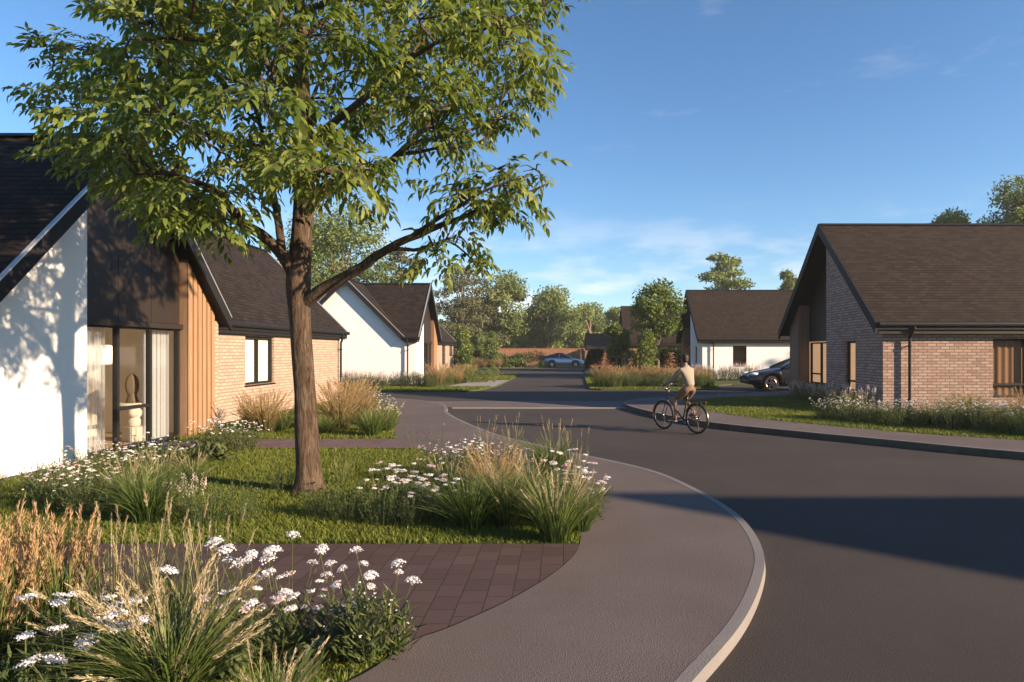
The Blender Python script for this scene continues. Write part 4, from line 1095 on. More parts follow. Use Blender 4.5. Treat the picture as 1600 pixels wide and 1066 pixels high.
for i, (px, Y, h, w, mt, lb) in enumerate([(826, 66, 1.55, 4.6, 'leaf_lt', 'wide pale green bush by the tail of the silver blue car'), (783, 67, 1.3, 2.6, 'leaf_far', 'mid green bush between the conifers and the pale bush'),
                                         (736, 66, 1.5, 2.2, 'leaf_dk', 'dark low bush under the fence at the foot of the conifers'), (806, 68.5, 1.1, 2.0, 'leaf_dk', 'small dark bush behind the wide pale one'),
                                         (853, 66.5, 1.0, 1.5, 'leaf_lt', 'small light bush touching the rear bumper of the far car')]):
    bush('round_bush', lb, at(px, Y), Y, h, w, None, 2200, .16, mt, 40 + i)
for i, (px, Y, d, lb) in enumerate([(733, 33.5, .62, 'clipped green ball shrub, first in the row by the pale parking pad'), (749, 33.8, .62, 'clipped green ball shrub, second in the row by the pale parking pad'), (762, 34.1, .66, 'clipped green ball shrub, third in the row by the pale parking pad'), (771, 36.5, .75, 'clipped green ball shrub at the back corner of the pale parking pad')]):
    bush('ball_shrub', lb, at(px, Y), Y, d, d * 1.15, None, 900, .06, 'leaf_lt', 60 + i, .08, 1, 'shrub', 'ball shrubs by the parking pad')
# ------------------------------------------------------------------ lawn grass
GR = .155
def turf(label, poly, dens, h=(.03, .06), w=.009, z=.105, seed=1, holes=(), near=None, mat='lawn'):
    rng = np.random.default_rng(seed)
    xs = [p[0] for p in poly]; ys = [p[1] for p in poly]
    n = int((max(xs) - min(xs)) * (max(ys) - min(ys)) * dens)
    X = rng.uniform(min(xs), max(xs), n); Y = rng.uniform(min(ys), max(ys), n)
    k = inside(poly, X, Y)
    if near: k &= rng.uniform(0, 1, n) < np.clip(near / np.hypot(X, Y), .0, 1) ** 1.5
    X = X[k]; Y = Y[k]; n = len(X)
    a = rng.uniform(0, 2 * np.pi, n); H = rng.uniform(*h, n)
    patch = .5 + .5 * np.sin(X * 1.7 + np.sin(Y * 1.3) * 2) * np.sin(Y * 2.1 + X * .6)
    H *= .75 + .5 * patch
    P = np.stack([X, Y, np.full(n, z - .004)], 1)
    S = np.stack([np.cos(a), np.sin(a), np.zeros(n)], 1)
    ln = np.stack([rng.normal(0, .45, n), rng.normal(0, .45, n), np.ones(n)], 1) * H[:, None]
    W = w * rng.uniform(.7, 1.3, n)[:, None]
    mid = P + ln * .55; tip = P + ln + np.stack([rng.normal(0, .25, n), rng.normal(0, .25, n), -rng.uniform(0, .2, n)], 1) * H[:, None]
    V = np.stack([P - S * W / 2, P + S * W / 2, mid + S * W * .35, tip, mid - S * W * .35], 1).reshape(-1, 3)
    o = (np.arange(n) * 5)[:, None]; F = np.concatenate([o + [0, 1, 2], o + [0, 2, 4], o + [4, 2, 3]], 1).reshape(-1, 3)
    B = Bag(); B.add(V, F, np.repeat(np.clip(rng.normal(.45, .18, n) + .22 * (patch - .5), 0, 1), 5))
    o = put('lawn_grass', B.mesh('lawn_grass', MT[mat])); tag(o, label, 'grass', kind='stuff'); return o
pin = lambda y0, y1: [p for p in PIN if y0 <= p[1] <= y1 and p[0] > -5.5]
turf('short sunlit lawn round the foot of the street tree', [(-6.85, 5.38), (.11, 5.38)] + pin(5.40, 10.62) + [(-2.36, 10.64), (-6.85, 10.64)], 3600, seed=2, near=6.5, h=(.03, .065), w=.010)
turf('grass of the planted corner between the mauve path and the lane', [(-7.4, 11.80), (-2.97, 11.80)] + pin(11.85, 19.4) + [(-7.4, 20.5)], 1500, seed=3, near=11, h=(.04, .08), w=.014)
turf('rough grass under the flowers at the paving corner', [(-4.5, 1.95), (-3.2, 2.05), (-1.72, 2.53), (-1.06, 3.12), (-.86, 3.54), (-4.5, 3.54)], 5200, seed=4, h=(.03, .07), w=.008)
rin = [p for p in PRIN if 6 < p[0] < 13 and p[1] < 12.5]
prl = [p for p in PRIN if p[0] < 14 and p[1] < 23.6]
turf('mown verge between the footway and the brick bungalow', prl + [(8.0, 23.4), (8.0, 16.5), (14, 16.5)], 1000, z=.155, seed=5, near=14, h=(.04, .075), w=.016)
turf('grass strip along the front of the white bungalow across the lane', [(-14, 26.4), (-4.6, 26.4), (-3.95, 26.8), (-3.45, 27.9), (-3.2, 29.2), (-5.6, 29.5), (-6.4, 30.4), (-14, 30.4)], 420, seed=6, h=(.05, .09), w=.03, z=.10)
turf('grass strip at the road edge before the timber house', [(1.15, 28.2), (1.65, 27.7), (6.1, 27.75), (6.7, 28.4), (7.3, 31), (7.6, 37.5), (1.4, 44)], 260, seed=7, h=(.05, .09), w=.04, z=.10)
turf('grass bank along the far fence', [(-30, 62.6), (-6, 62.6), (-2, 63.6), (2, 63.6), (2, 64.8), (-30, 64.4)], 60, seed=8, h=(.06, .12), w=.09, z=.075)
turf('shaded far lawn beyond the pale parking pad', [(-12, 36.4), (-3.1, 36.4), (-2.96, 44.8), (-12, 44.8)], 130, seed=9, h=(.05, .1), w=.06, z=.10)

# ------------------------------------------------------------------ plant kinds: each returns (part name, mesh) pairs
def k_grass(seed, n=260, h=.6, spread=.38, droop=.5, w=.007, mat='blade', plume=0, pl=.16, pmat='plume_pale', pw=.010, base=.07, lo=.45, stiff=1.6):
    rng = np.random.default_rng(seed); S = 7
    t = np.linspace(0, 1, S)[None, :]
    def arcs(m, hh, sp, dr, bw):
        a = rng.uniform(0, 2 * np.pi, m); r0 = np.sqrt(rng.uniform(0, 1, m)) * bw; H = hh * rng.uniform(lo, 1.05, m); o = sp * rng.uniform(.15, 1.1, m) ** .8; D = dr * rng.uniform(.4, 1.3, m)
        rad = r0[:, None] + o[:, None] * t ** stiff
        z = H[:, None] * (t * (1 + D[:, None] * .45) - D[:, None] * .62 * t ** 3.0)
        sw = rng.normal(0, .05, (m, 1)) * t ** 2
        aa = a[:, None] + sw * 4
        return np.stack([np.cos(aa) * rad, np.sin(aa) * rad, z], 2), a
    B = Bag(); path, a = arcs(n, h, spread, droop, base)
    tw = rng.normal(0, .6, n); side = np.stack([-np.sin(a + tw), np.cos(a + tw), np.zeros(n)], 1)
    width = w * rng.uniform(.6, 1.3, (n, 1)) * np.clip(np.minimum(.55 + t * 3, (1 - t) * 1.6 + .06), 0, 1)
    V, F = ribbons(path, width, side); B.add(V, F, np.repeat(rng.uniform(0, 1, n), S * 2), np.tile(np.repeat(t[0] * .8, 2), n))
    parts = [('blades', B.mesh('blades', MT[mat]))]
    if plume:
        B = Bag(); path, a = arcs(plume, h * 1.18, spread * .75, droop * .45, base * .8)
        side = np.stack([-np.sin(a), np.cos(a), np.zeros(plume)], 1)
        V, F = ribbons(path, np.full((plume, S), .0035), side); B.add(V, F, .2)
        # spikelets crowd the end of each stalk
        m = 80; u = rng.uniform(0, 1, (plume, m)); L = pl * rng.uniform(.75, 1.2, (plume, 1))
        tip = path[:, -1]; d = unit(path[:, -1] - path[:, -3])
        P = tip[:, None, :] - d[:, None, :] * (L * u)[..., None]
        fat = np.sin(np.pi * np.clip(1 - u, .06, 1) ** .7)[..., None] * pw * .8
        P = P + rng.normal(0, 1, P.shape) * fat * .45
        ld = d[:, None, :] * 1.0 + rng.normal(0, .20, P.shape)
        V, F = leaves(P.reshape(-1, 3), ld.reshape(-1, 3), rng.normal(0, 1, (plume * m, 3)), rng.uniform(.016, .032, plume * m) * (pl / .16) ** .5, rng.uniform(.25, .55, plume * m) * pw * .6)
        B.add(V, F, np.repeat(np.repeat(rng.uniform(0, 1, plume), m) * .7 + rng.uniform(0, .3, plume * m), 4))
        parts.append(('plumes', B.mesh('plumes', MT[pmat])))
    return parts

def umbel(rng, c, nrm, R_, n, dome=.35, s=None):
    s = s or 1.5 / math.sqrt(n)
    """flat topped flower head: n florets round a point"""
    k = np.arange(n) + .5; rr = np.sqrt(k / n) * R_; a = k * 2.39996 + rng.uniform(0, 6)
    rr = rr * rng.uniform(.85, 1.12, n)
    nrm = unit(np.array(nrm)[None])[0]; u = unit(np.cross(nrm, [.3, .9, .1])[None])[0]; v = np.cross(nrm, u)
    P = np.array(c) + u * (np.cos(a) * rr)[:, None] + v * (np.sin(a) * rr)[:, None] + nrm * (dome * R_ * (1 - (rr / R_) ** 2) + rng.normal(0, .09 * R_, n))[:, None]
    N = unit(nrm + (u * np.cos(a)[:, None] + v * np.sin(a)[:, None]) * (rr / R_ * .7)[:, None] + rng.normal(0, .45, (n, 3)))
    e1 = unit(np.cross(N, rng.normal(0, 1, (n, 3)))); e2 = np.cross(N, e1); h = (s * R_ * rng.uniform(.7, 1.25, n))[:, None]
    V = []
    for j in range(6):
        q = j * math.pi / 3; V.append(P + (e1 * math.cos(q) + e2 * math.sin(q)) * h * (1.0 if j % 2 else .72))
    V = np.stack(V, 1).reshape(-1, 3); o = (np.arange(n) * 6)[:, None]
    F = np.concatenate([o + [0, 1, 2], o + [0, 2, 3], o + [0, 3, 4], o + [0, 4, 5]], 1).reshape(-1, 3)
    return V, F, np.repeat(rng.uniform(0, 1, n), 6)

def k_flowers(seed, n=14, h=.5, spread=.2, head=.03, fl=26, mat='petal', mat2=None, leafs=260, lh=.5, leaf=.06, lw=.010, single=False, lmat='herb', dome=.35, up=.75, broad=False):
    """leafy clump with stalked flower heads"""
    rng = np.random.default_rng(seed); S = 6; t = np.linspace(0, 1, S)[None, :]
    a = rng.uniform(0, 2 * np.pi, n); o = spread * np.sqrt(rng.uniform(.02, 1, n)); H = h * rng.uniform(.62, 1.05, n)
    rad = (o * .25)[:, None] + (o * .75)[:, None] * t ** 1.3
    path = np.stack([np.cos(a)[:, None] * rad, np.sin(a)[:, None] * rad, H[:, None] * t], 2) + np.cumsum(rng.normal(0, .004, (n, S, 3)), 1)
    st = Bag()
    for q in (0, 1.57):
        side = np.stack([np.cos(a + q), np.sin(a + q), np.zeros(n)], 1); V, F = ribbons(path, np.full((n, S), .0045) * np.linspace(1.2, .8, S), side); st.add(V, F, np.repeat(rng.uniform(.3, 1, n), S * 2))
    # lance leaves low down and along the stalks
    m = leafs; i = rng.integers(0, n, m); u = rng.uniform(0, lh, m) * 1.0
    f = u * (S - 1); j = np.clip(f.astype(int), 0, S - 2); w = (f - j)[:, None]
    P = path[i, j] * (1 - w) + path[i, j + 1] * w + rng.normal(0, spread * .22, (m, 3)) * np.array([1, 1, .1])
    P[:, 2] = np.maximum(P[:, 2], .0)
    b = rng.uniform(0, 2 * np.pi, m); ld = np.stack([np.cos(b), np.sin(b), rng.uniform(.1, 1.3, m)], 1)
    L = leaf * rng.uniform(.6, 1.4, m)
    V, F = leaves(P, ld, np.stack([-np.sin(b), np.cos(b), rng.normal(0, .3, m)], 1), L, lw * rng.uniform(.7, 1.4, m)); st.add(V, F, np.repeat(np.clip(rng.normal(.5, .22, m), 0, 1), 4))
    parts = [('foliage', st.mesh('foliage', MT[lmat]))]
    HB = Bag()
    for q in range(n):
        tip = path[q, -1]; d = unit((path[q, -1] - path[q, -2])[None])[0] * (1 - up) + np.array([0, 0, up]) + rng.normal(0, .14, 3)
        r = head * rng.uniform(.65, 1.25)
        V, F, ra = umbel(rng, tip, d, r, fl, dome)
        mm = mat if mat2 is None or rng.uniform() < .7 else mat2
        if single:
            B = Bag(); B.add(V, F, ra)
            k = 7; bb = np.arange(k) / k * 6.283; e = tip - unit(d[None])[0] * r * .5
            ends = tip + np.stack([np.cos(bb) * r * .6, np.sin(bb) * r * .6, np.zeros(k)], 1)
            VV, FF = ribbons(np.stack([np.broadcast_to(e, (k, 3)), ends], 1), np.full((k, 2), .002), np.stack([-np.sin(bb), np.cos(bb), np.zeros(k)], 1)); B.add(VV, FF, 0.)
            parts.append(('flower_head', B.mesh('flower_head', MT[mm])))
        else: HB.add(V, F, ra)
    if not single: parts.append(('blossoms', HB.mesh('blossoms', MT[mat])))
    return parts

def k_herb(seed, n=60, h=.38, spread=.25, leafs=1300, leaf=.020, mat='herb', spike=None):
    """low bush of upright stalks set with small leaves"""
    rng = np.random.default_rng(seed); S = 5; t = np.linspace(0, 1, S)[None, :]
    a = rng.uniform(0, 2 * np.pi, n); o = spread * np.sqrt(rng.uniform(0, 1, n)); H = h * rng.uniform(.55, 1.08, n)
    rad = (o * .55)[:, None] + (o * .45)[:, None] * t
    path = np.stack([np.cos(a)[:, None] * rad, np.sin(a)[:, None] * rad, H[:, None] * t], 2) + np.cumsum(rng.normal(0, .005, (n, S, 3)), 1)
    B = Bag(); side = np.stack([-np.sin(a), np.cos(a), np.zeros(n)], 1); V, F = ribbons(path, np.full((n, S), .003), side); B.add(V, F, .5)
    m = leafs; i = rng.integers(0, n, m); u = rng.uniform(.05, 1, m); f = u * (S - 1); j = np.clip(f.astype(int), 0, S - 2); w = (f - j)[:, None]
    P = path[i, j] * (1 - w) + path[i, j + 1] * w; b = rng.uniform(0, 2 * np.pi, m)
    ld = np.stack([np.cos(b), np.sin(b), rng.uniform(.2, 1.4, m)], 1)
    V, F = leaves(P, ld, np.stack([-np.sin(b), np.cos(b), rng.normal(0, .4, m)], 1), leaf * rng.uniform(.7, 1.5, m), leaf * .45 * rng.uniform(.7, 1.4, m)); B.add(V, F, np.repeat(np.clip(rng.normal(.5, .22, m) , 0, 1), 4))
    parts = [('foliage', B.mesh('foliage', MT[mat]))]
    if spike:
        B = Bag(); m = n * 14; i = np.repeat(np.arange(n), 14); u = np.tile(np.linspace(0, .07, 14), n)
        P = path[i, -1] + np.array([0, 0, 1.0]) * u[:, None] + rng.normal(0, .004, (m, 3)); V, F = leaves(P, rng.normal(0, 1, (m, 3)) + (0, 0, .6), rng.normal(0, 1, (m, 3)), .014, .009); B.add(V, F, np.repeat(rng.uniform(0, 1, m), 4))
        parts.append(('blossoms', B.mesh('blossoms', MT[spike])))
    return parts

def k_broad(seed, n=42, L=.30, w=.055, h=.16, mat='herb'):
    """rosette of long arching leaves, each in four folded pieces"""
    rng = np.random.default_rng(seed); S = 6; t = np.linspace(0, 1, S)[None, :]
    a = rng.uniform(0, 2 * np.pi, n); l = L * rng.uniform(.6, 1.15, n); H = h * rng.uniform(.6, 1.7, n)
    rad = l[:, None] * (t * .9) * .85; z = H[:, None] * (2.1 * t - 1.55 * t ** 2.2)
    path = np.stack([np.cos(a)[:, None] * rad, np.sin(a)[:, None] * rad, np.maximum(z, .01)], 2)
    wd = w * rng.uniform(.7, 1.2, (n, 1)) * np.sin(np.pi * np.clip(t * .94 + .05, 0, 1)) ** .8
    side = np.stack([-np.sin(a), np.cos(a), rng.normal(0, .25, n)], 1)
    B = Bag(); V, F = ribbons(path, wd, unit(side)); B.add(V, F, np.repeat(np.clip(rng.normal(.5, .2, n), 0, 1), S * 2))
    return [('leaves', B.mesh('leaves', MT[mat]))]

PLANT_N = [0]
def plant(name, kind, loc, label, cat, s=1.0, group=None, rz=None, sz=None):
    PLANT_N[0] += 1
    r = thing(name, label, cat, loc, rz if rz is not None else (PLANT_N[0] * 2.399) % 6.283, group)
    r.scale = (s, s, sz or s); r['kind'] = 'thing'
    for nm, me in kind:
        o = link(bpy.data.objects.new(nm, me)); o.parent = r
    return r

K = {}
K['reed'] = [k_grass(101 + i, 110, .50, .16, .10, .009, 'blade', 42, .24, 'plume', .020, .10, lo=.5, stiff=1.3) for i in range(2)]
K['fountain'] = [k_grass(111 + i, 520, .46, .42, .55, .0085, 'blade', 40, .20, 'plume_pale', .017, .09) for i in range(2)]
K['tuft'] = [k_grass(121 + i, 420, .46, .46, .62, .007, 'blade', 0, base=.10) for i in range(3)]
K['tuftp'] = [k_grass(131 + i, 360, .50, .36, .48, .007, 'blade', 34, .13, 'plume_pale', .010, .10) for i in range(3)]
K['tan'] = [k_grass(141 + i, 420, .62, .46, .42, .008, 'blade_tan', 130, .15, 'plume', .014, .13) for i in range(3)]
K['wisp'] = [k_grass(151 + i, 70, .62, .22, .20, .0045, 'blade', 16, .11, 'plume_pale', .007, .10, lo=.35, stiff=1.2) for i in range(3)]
K['bigyarrow'] = [k_flowers(176 + i, 7, .46, .32, .044, 130, 'petal', None, 160, .75, .075, .014, True, 'herb', .14) for i in range(2)]
K['scab'] = [k_flowers(161 + i, 6, .60, .27, .042, 120, 'petal', 'petal', 70, .55, .07, .012, True, 'stem', .55, .45) for i in range(2)]
K['yarrow'] = [k_flowers(171 + i, 12, .46, .25, .034, 90, 'petal', 'petal_pink', 220, .75, .075, .016, True, 'herb', .18) for i in range(3)]
K['daisy'] = [k_flowers(181 + i, 24, .42, .27, .018, 22, 'petal', None, 420, .8, .06, .011, False, 'herb', .2) for i in range(4)]
K['blush'] = [k_flowers(191 + i, 46, .38, .27, .014, 16, 'petal_pink', None, 420, .8, .055, .010, False, 'herb', .2) for i in range(3)]
K['purple'] = [k_flowers(201 + i, 9, .62, .26, .017, 18, 'petal_purple', None, 60, .5, .07, .008, False, 'stem', .8, .4) for i in range(2)]
K['herb'] = [k_herb(211 + i) for i in range(3)]
K['catmint'] = [k_herb(221 + i, 70, .36, .26, 1100, .018, 'herb', 'petal_pink') for i in range(2)]
K['broad'] = [k_broad(231 + i) for i in range(2)]
K['broadbig'] = [k_broad(241 + i, 34, .42, .075, .26) for i in range(2)]
K['lance'] = [k_flowers(251 + i, 12, .36, .15, .008, 8, 'petal', None, 210, .95, .095, .017, False, 'herb', .3) for i in range(2)]
def pick(k, i): return K[k][i % len(K[k])]

GZ = .105
def P(px, py, z=GZ): x, y = ground_at(px, py, z); return (x, y, z)
# --- the corner bed in front of the paving
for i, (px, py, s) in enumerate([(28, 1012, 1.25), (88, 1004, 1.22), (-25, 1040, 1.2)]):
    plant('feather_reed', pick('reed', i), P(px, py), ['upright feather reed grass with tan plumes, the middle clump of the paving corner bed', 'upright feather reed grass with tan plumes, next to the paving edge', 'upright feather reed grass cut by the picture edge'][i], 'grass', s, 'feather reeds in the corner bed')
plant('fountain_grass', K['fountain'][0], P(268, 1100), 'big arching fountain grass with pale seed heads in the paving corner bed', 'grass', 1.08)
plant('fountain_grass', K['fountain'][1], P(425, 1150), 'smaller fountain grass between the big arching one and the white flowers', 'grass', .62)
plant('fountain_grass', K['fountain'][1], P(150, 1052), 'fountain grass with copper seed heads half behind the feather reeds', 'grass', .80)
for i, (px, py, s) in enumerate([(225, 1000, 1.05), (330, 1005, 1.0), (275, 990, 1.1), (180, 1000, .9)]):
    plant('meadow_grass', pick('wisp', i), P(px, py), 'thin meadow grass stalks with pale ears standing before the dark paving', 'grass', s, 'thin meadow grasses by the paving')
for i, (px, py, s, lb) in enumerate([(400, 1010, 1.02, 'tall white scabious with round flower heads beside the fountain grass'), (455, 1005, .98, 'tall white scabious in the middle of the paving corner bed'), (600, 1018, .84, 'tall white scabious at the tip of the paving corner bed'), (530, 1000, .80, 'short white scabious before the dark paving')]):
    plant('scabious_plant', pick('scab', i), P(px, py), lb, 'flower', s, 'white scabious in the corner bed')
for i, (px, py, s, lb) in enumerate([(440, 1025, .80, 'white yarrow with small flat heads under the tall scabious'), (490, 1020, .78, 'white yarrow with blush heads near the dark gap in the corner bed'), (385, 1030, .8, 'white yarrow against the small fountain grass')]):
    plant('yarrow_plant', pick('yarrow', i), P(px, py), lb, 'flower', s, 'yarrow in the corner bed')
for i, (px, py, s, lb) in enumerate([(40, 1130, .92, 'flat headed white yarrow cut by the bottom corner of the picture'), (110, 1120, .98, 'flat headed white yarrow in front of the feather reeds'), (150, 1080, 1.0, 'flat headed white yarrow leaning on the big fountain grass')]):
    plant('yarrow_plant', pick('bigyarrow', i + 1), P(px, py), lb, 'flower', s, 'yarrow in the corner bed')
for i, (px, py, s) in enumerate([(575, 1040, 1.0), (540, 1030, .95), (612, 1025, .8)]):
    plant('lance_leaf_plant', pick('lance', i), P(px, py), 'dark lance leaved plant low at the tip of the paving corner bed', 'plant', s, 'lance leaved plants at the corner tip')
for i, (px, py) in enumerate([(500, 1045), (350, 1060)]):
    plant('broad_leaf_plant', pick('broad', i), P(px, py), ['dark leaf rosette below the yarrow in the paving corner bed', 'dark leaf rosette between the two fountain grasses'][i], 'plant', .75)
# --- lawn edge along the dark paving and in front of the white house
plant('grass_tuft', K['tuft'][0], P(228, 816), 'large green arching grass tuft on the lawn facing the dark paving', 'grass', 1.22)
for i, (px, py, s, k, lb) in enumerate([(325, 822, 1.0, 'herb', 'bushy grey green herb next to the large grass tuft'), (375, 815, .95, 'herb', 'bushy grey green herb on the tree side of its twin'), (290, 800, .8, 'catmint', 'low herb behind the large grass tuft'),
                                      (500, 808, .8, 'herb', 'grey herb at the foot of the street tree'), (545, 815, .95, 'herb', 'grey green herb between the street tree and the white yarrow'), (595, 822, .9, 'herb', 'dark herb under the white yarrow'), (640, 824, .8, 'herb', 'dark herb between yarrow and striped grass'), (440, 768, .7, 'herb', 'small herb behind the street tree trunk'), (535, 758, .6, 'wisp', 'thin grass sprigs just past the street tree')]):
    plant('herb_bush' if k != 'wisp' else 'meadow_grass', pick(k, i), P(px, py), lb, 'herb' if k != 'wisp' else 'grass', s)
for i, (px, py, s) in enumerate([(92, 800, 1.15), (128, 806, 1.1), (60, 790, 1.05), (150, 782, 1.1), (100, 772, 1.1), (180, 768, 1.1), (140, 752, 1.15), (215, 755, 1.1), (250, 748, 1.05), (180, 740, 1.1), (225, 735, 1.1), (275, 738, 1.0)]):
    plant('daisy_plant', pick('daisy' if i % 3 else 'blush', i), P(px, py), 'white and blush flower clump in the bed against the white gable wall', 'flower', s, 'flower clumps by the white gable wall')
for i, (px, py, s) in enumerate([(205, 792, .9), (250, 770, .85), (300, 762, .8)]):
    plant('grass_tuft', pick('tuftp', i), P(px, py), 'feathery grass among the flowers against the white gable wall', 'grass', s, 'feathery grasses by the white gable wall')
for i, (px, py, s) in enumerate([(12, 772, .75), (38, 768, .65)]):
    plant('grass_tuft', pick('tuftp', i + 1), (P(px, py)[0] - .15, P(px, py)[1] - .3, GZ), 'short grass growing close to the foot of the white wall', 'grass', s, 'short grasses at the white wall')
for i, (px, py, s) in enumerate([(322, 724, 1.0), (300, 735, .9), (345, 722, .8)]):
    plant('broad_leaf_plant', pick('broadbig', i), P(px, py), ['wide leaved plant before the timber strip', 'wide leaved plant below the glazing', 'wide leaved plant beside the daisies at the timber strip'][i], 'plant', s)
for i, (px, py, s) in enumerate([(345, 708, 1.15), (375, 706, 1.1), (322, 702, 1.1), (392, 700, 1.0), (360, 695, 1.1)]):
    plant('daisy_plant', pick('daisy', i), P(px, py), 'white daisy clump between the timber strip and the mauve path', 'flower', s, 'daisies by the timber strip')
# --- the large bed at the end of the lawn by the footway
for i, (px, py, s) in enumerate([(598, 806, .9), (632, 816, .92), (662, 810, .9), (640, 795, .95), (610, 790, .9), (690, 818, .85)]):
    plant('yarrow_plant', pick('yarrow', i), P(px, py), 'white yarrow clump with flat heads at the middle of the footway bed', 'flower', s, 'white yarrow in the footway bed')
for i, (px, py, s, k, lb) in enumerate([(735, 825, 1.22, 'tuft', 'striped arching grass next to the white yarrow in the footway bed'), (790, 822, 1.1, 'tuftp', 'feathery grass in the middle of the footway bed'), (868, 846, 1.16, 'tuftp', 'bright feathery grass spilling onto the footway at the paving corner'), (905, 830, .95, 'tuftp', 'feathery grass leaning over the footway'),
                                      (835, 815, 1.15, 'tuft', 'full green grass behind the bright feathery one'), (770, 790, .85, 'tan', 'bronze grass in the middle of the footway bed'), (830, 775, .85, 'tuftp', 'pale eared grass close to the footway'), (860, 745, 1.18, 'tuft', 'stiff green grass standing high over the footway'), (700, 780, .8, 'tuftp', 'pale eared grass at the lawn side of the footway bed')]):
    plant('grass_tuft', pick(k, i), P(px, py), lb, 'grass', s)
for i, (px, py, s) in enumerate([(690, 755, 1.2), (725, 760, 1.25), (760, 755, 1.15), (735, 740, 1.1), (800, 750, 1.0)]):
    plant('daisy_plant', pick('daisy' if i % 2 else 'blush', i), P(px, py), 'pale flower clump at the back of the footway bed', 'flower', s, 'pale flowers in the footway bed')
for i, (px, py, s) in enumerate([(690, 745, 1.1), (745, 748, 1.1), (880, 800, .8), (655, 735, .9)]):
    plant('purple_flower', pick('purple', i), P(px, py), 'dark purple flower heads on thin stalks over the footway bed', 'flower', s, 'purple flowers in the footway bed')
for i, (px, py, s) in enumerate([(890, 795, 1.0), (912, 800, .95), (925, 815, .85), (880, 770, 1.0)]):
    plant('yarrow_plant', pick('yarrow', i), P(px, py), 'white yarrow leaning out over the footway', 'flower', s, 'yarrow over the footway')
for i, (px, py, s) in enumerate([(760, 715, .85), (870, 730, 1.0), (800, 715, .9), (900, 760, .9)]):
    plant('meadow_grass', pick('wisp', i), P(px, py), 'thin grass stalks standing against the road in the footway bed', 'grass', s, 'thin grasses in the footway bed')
# --- planting past the mauve path
for i, (px, py, s, k, lb) in enumerate([(530, 672, 1.35, 'tan', 'full tan grass against the brick wing'), (560, 664, 1.3, 'tan', 'full tan grass at the rear of the bed past the mauve path'), (548, 650, 1.3, 'tan', 'tan grass furthest back in the bed past the mauve path'), (580, 682, 1.25, 'tuft', 'spiky green grass at the corner of the mauve path'), (603, 676, 1.0, 'tuftp', 'feathery green grass beside the footway past the mauve path'),
                                      (415, 676, 1.15, 'tan', 'tan grass below the cream blind window'), (440, 674, 1.1, 'tuftp', 'green feathery grass by the trunk, below the brick wing'), (395, 668, 1.0, 'tan', 'tan grass at the end of the timber strip'), (510, 680, .9, 'tuft', 'green tuft just past the trunk at the mauve path')]):
    plant('ornamental_grass', pick(k, i), P(px, py), lb, 'grass', s)
for i, (px, py, s) in enumerate([(600, 660, 1.2), (610, 668, 1.1), (592, 648, 1.15), (585, 636, 1.1), (575, 628, 1.1)]):
    plant('daisy_plant', pick('daisy', i), P(px, py), 'white flower clump between the tan grasses and the footway', 'flower', s, 'white flowers by the tan grasses')
# --- along the brick bungalow
rng = np.random.default_rng(77)
for i in range(44):
    x = 5.9 + 4.4 * (i / 43) + rng.uniform(-.1, .1); y = 14.6 - .80 * (x - 5.9) + rng.uniform(-.35, 1.1)
    k = ['daisy', 'blush', 'daisy', 'herb', 'daisy', 'tuftp'][i % 6]
    if k in ('daisy', 'blush'): plant('daisy_plant', pick(k, i), (x, y, GR), 'white and blush flower clump along the brick bungalow', 'flower', rng.uniform(1.0, 1.3), 'flowers along the brick bungalow')
    elif k == 'herb': plant('herb_bush', pick(k, i), (x, y - .2, GR), 'low dark herb along the brick bungalow', 'herb', rng.uniform(1.0, 1.3), 'herbs along the brick bungalow')
    else: plant('grass_tuft', pick(k, i), (x, y, GR), 'feathery grass among the flowers along the brick bungalow', 'grass', rng.uniform(.8, 1.1), 'grasses along the brick bungalow')
for i in range(16):
    x = 7.6 + 2.4 * (i / 15); plant('herb_bush', pick('herb', i), (x, 12.75 + rng.uniform(-.25, .35) - .75 * (x - 7.6), GR), 'dark herb clump at the grass edge before the brick bungalow window', 'herb', rng.uniform(1.0, 1.4), 'herbs before the bungalow window')
plant('ornamental_grass', K['tuftp'][2], (8.75, 14.0, GR), 'tall green gold grass rising before the brick bungalow window', 'grass', 1.35)
plant('ornamental_grass', K['tuftp'][1], (8.4, 14.1, GR), 'green grass beside the tall gold one at the brick wall', 'grass', 1.15)
plant('ornamental_grass', K['tan'][0], (9.3, 13.0, GR), 'gold grass near the picture edge before the brick bungalow', 'grass', 1.1)
for i in range(16):
    y = 16.8 + 6.0 * (i / 15); plant('herb_bush', pick('herb' if i % 3 else 'catmint', i), (7.5 + rng.uniform(-.25, .25), y * .72 + 4.6, GR), 'herb clump in the shade of the brick gable', 'herb', rng.uniform(1.1, 1.6), 'herbs by the shaded gable')
for i in range(8):
    plant('grass_tuft', pick('tuftp', i), (7.25 + rng.uniform(-.2, .2), 16.4 + i * .35, GR), 'feathery grass in the shade of the brick gable', 'grass', rng.uniform(.8, 1.1), 'grasses by the shaded gable')
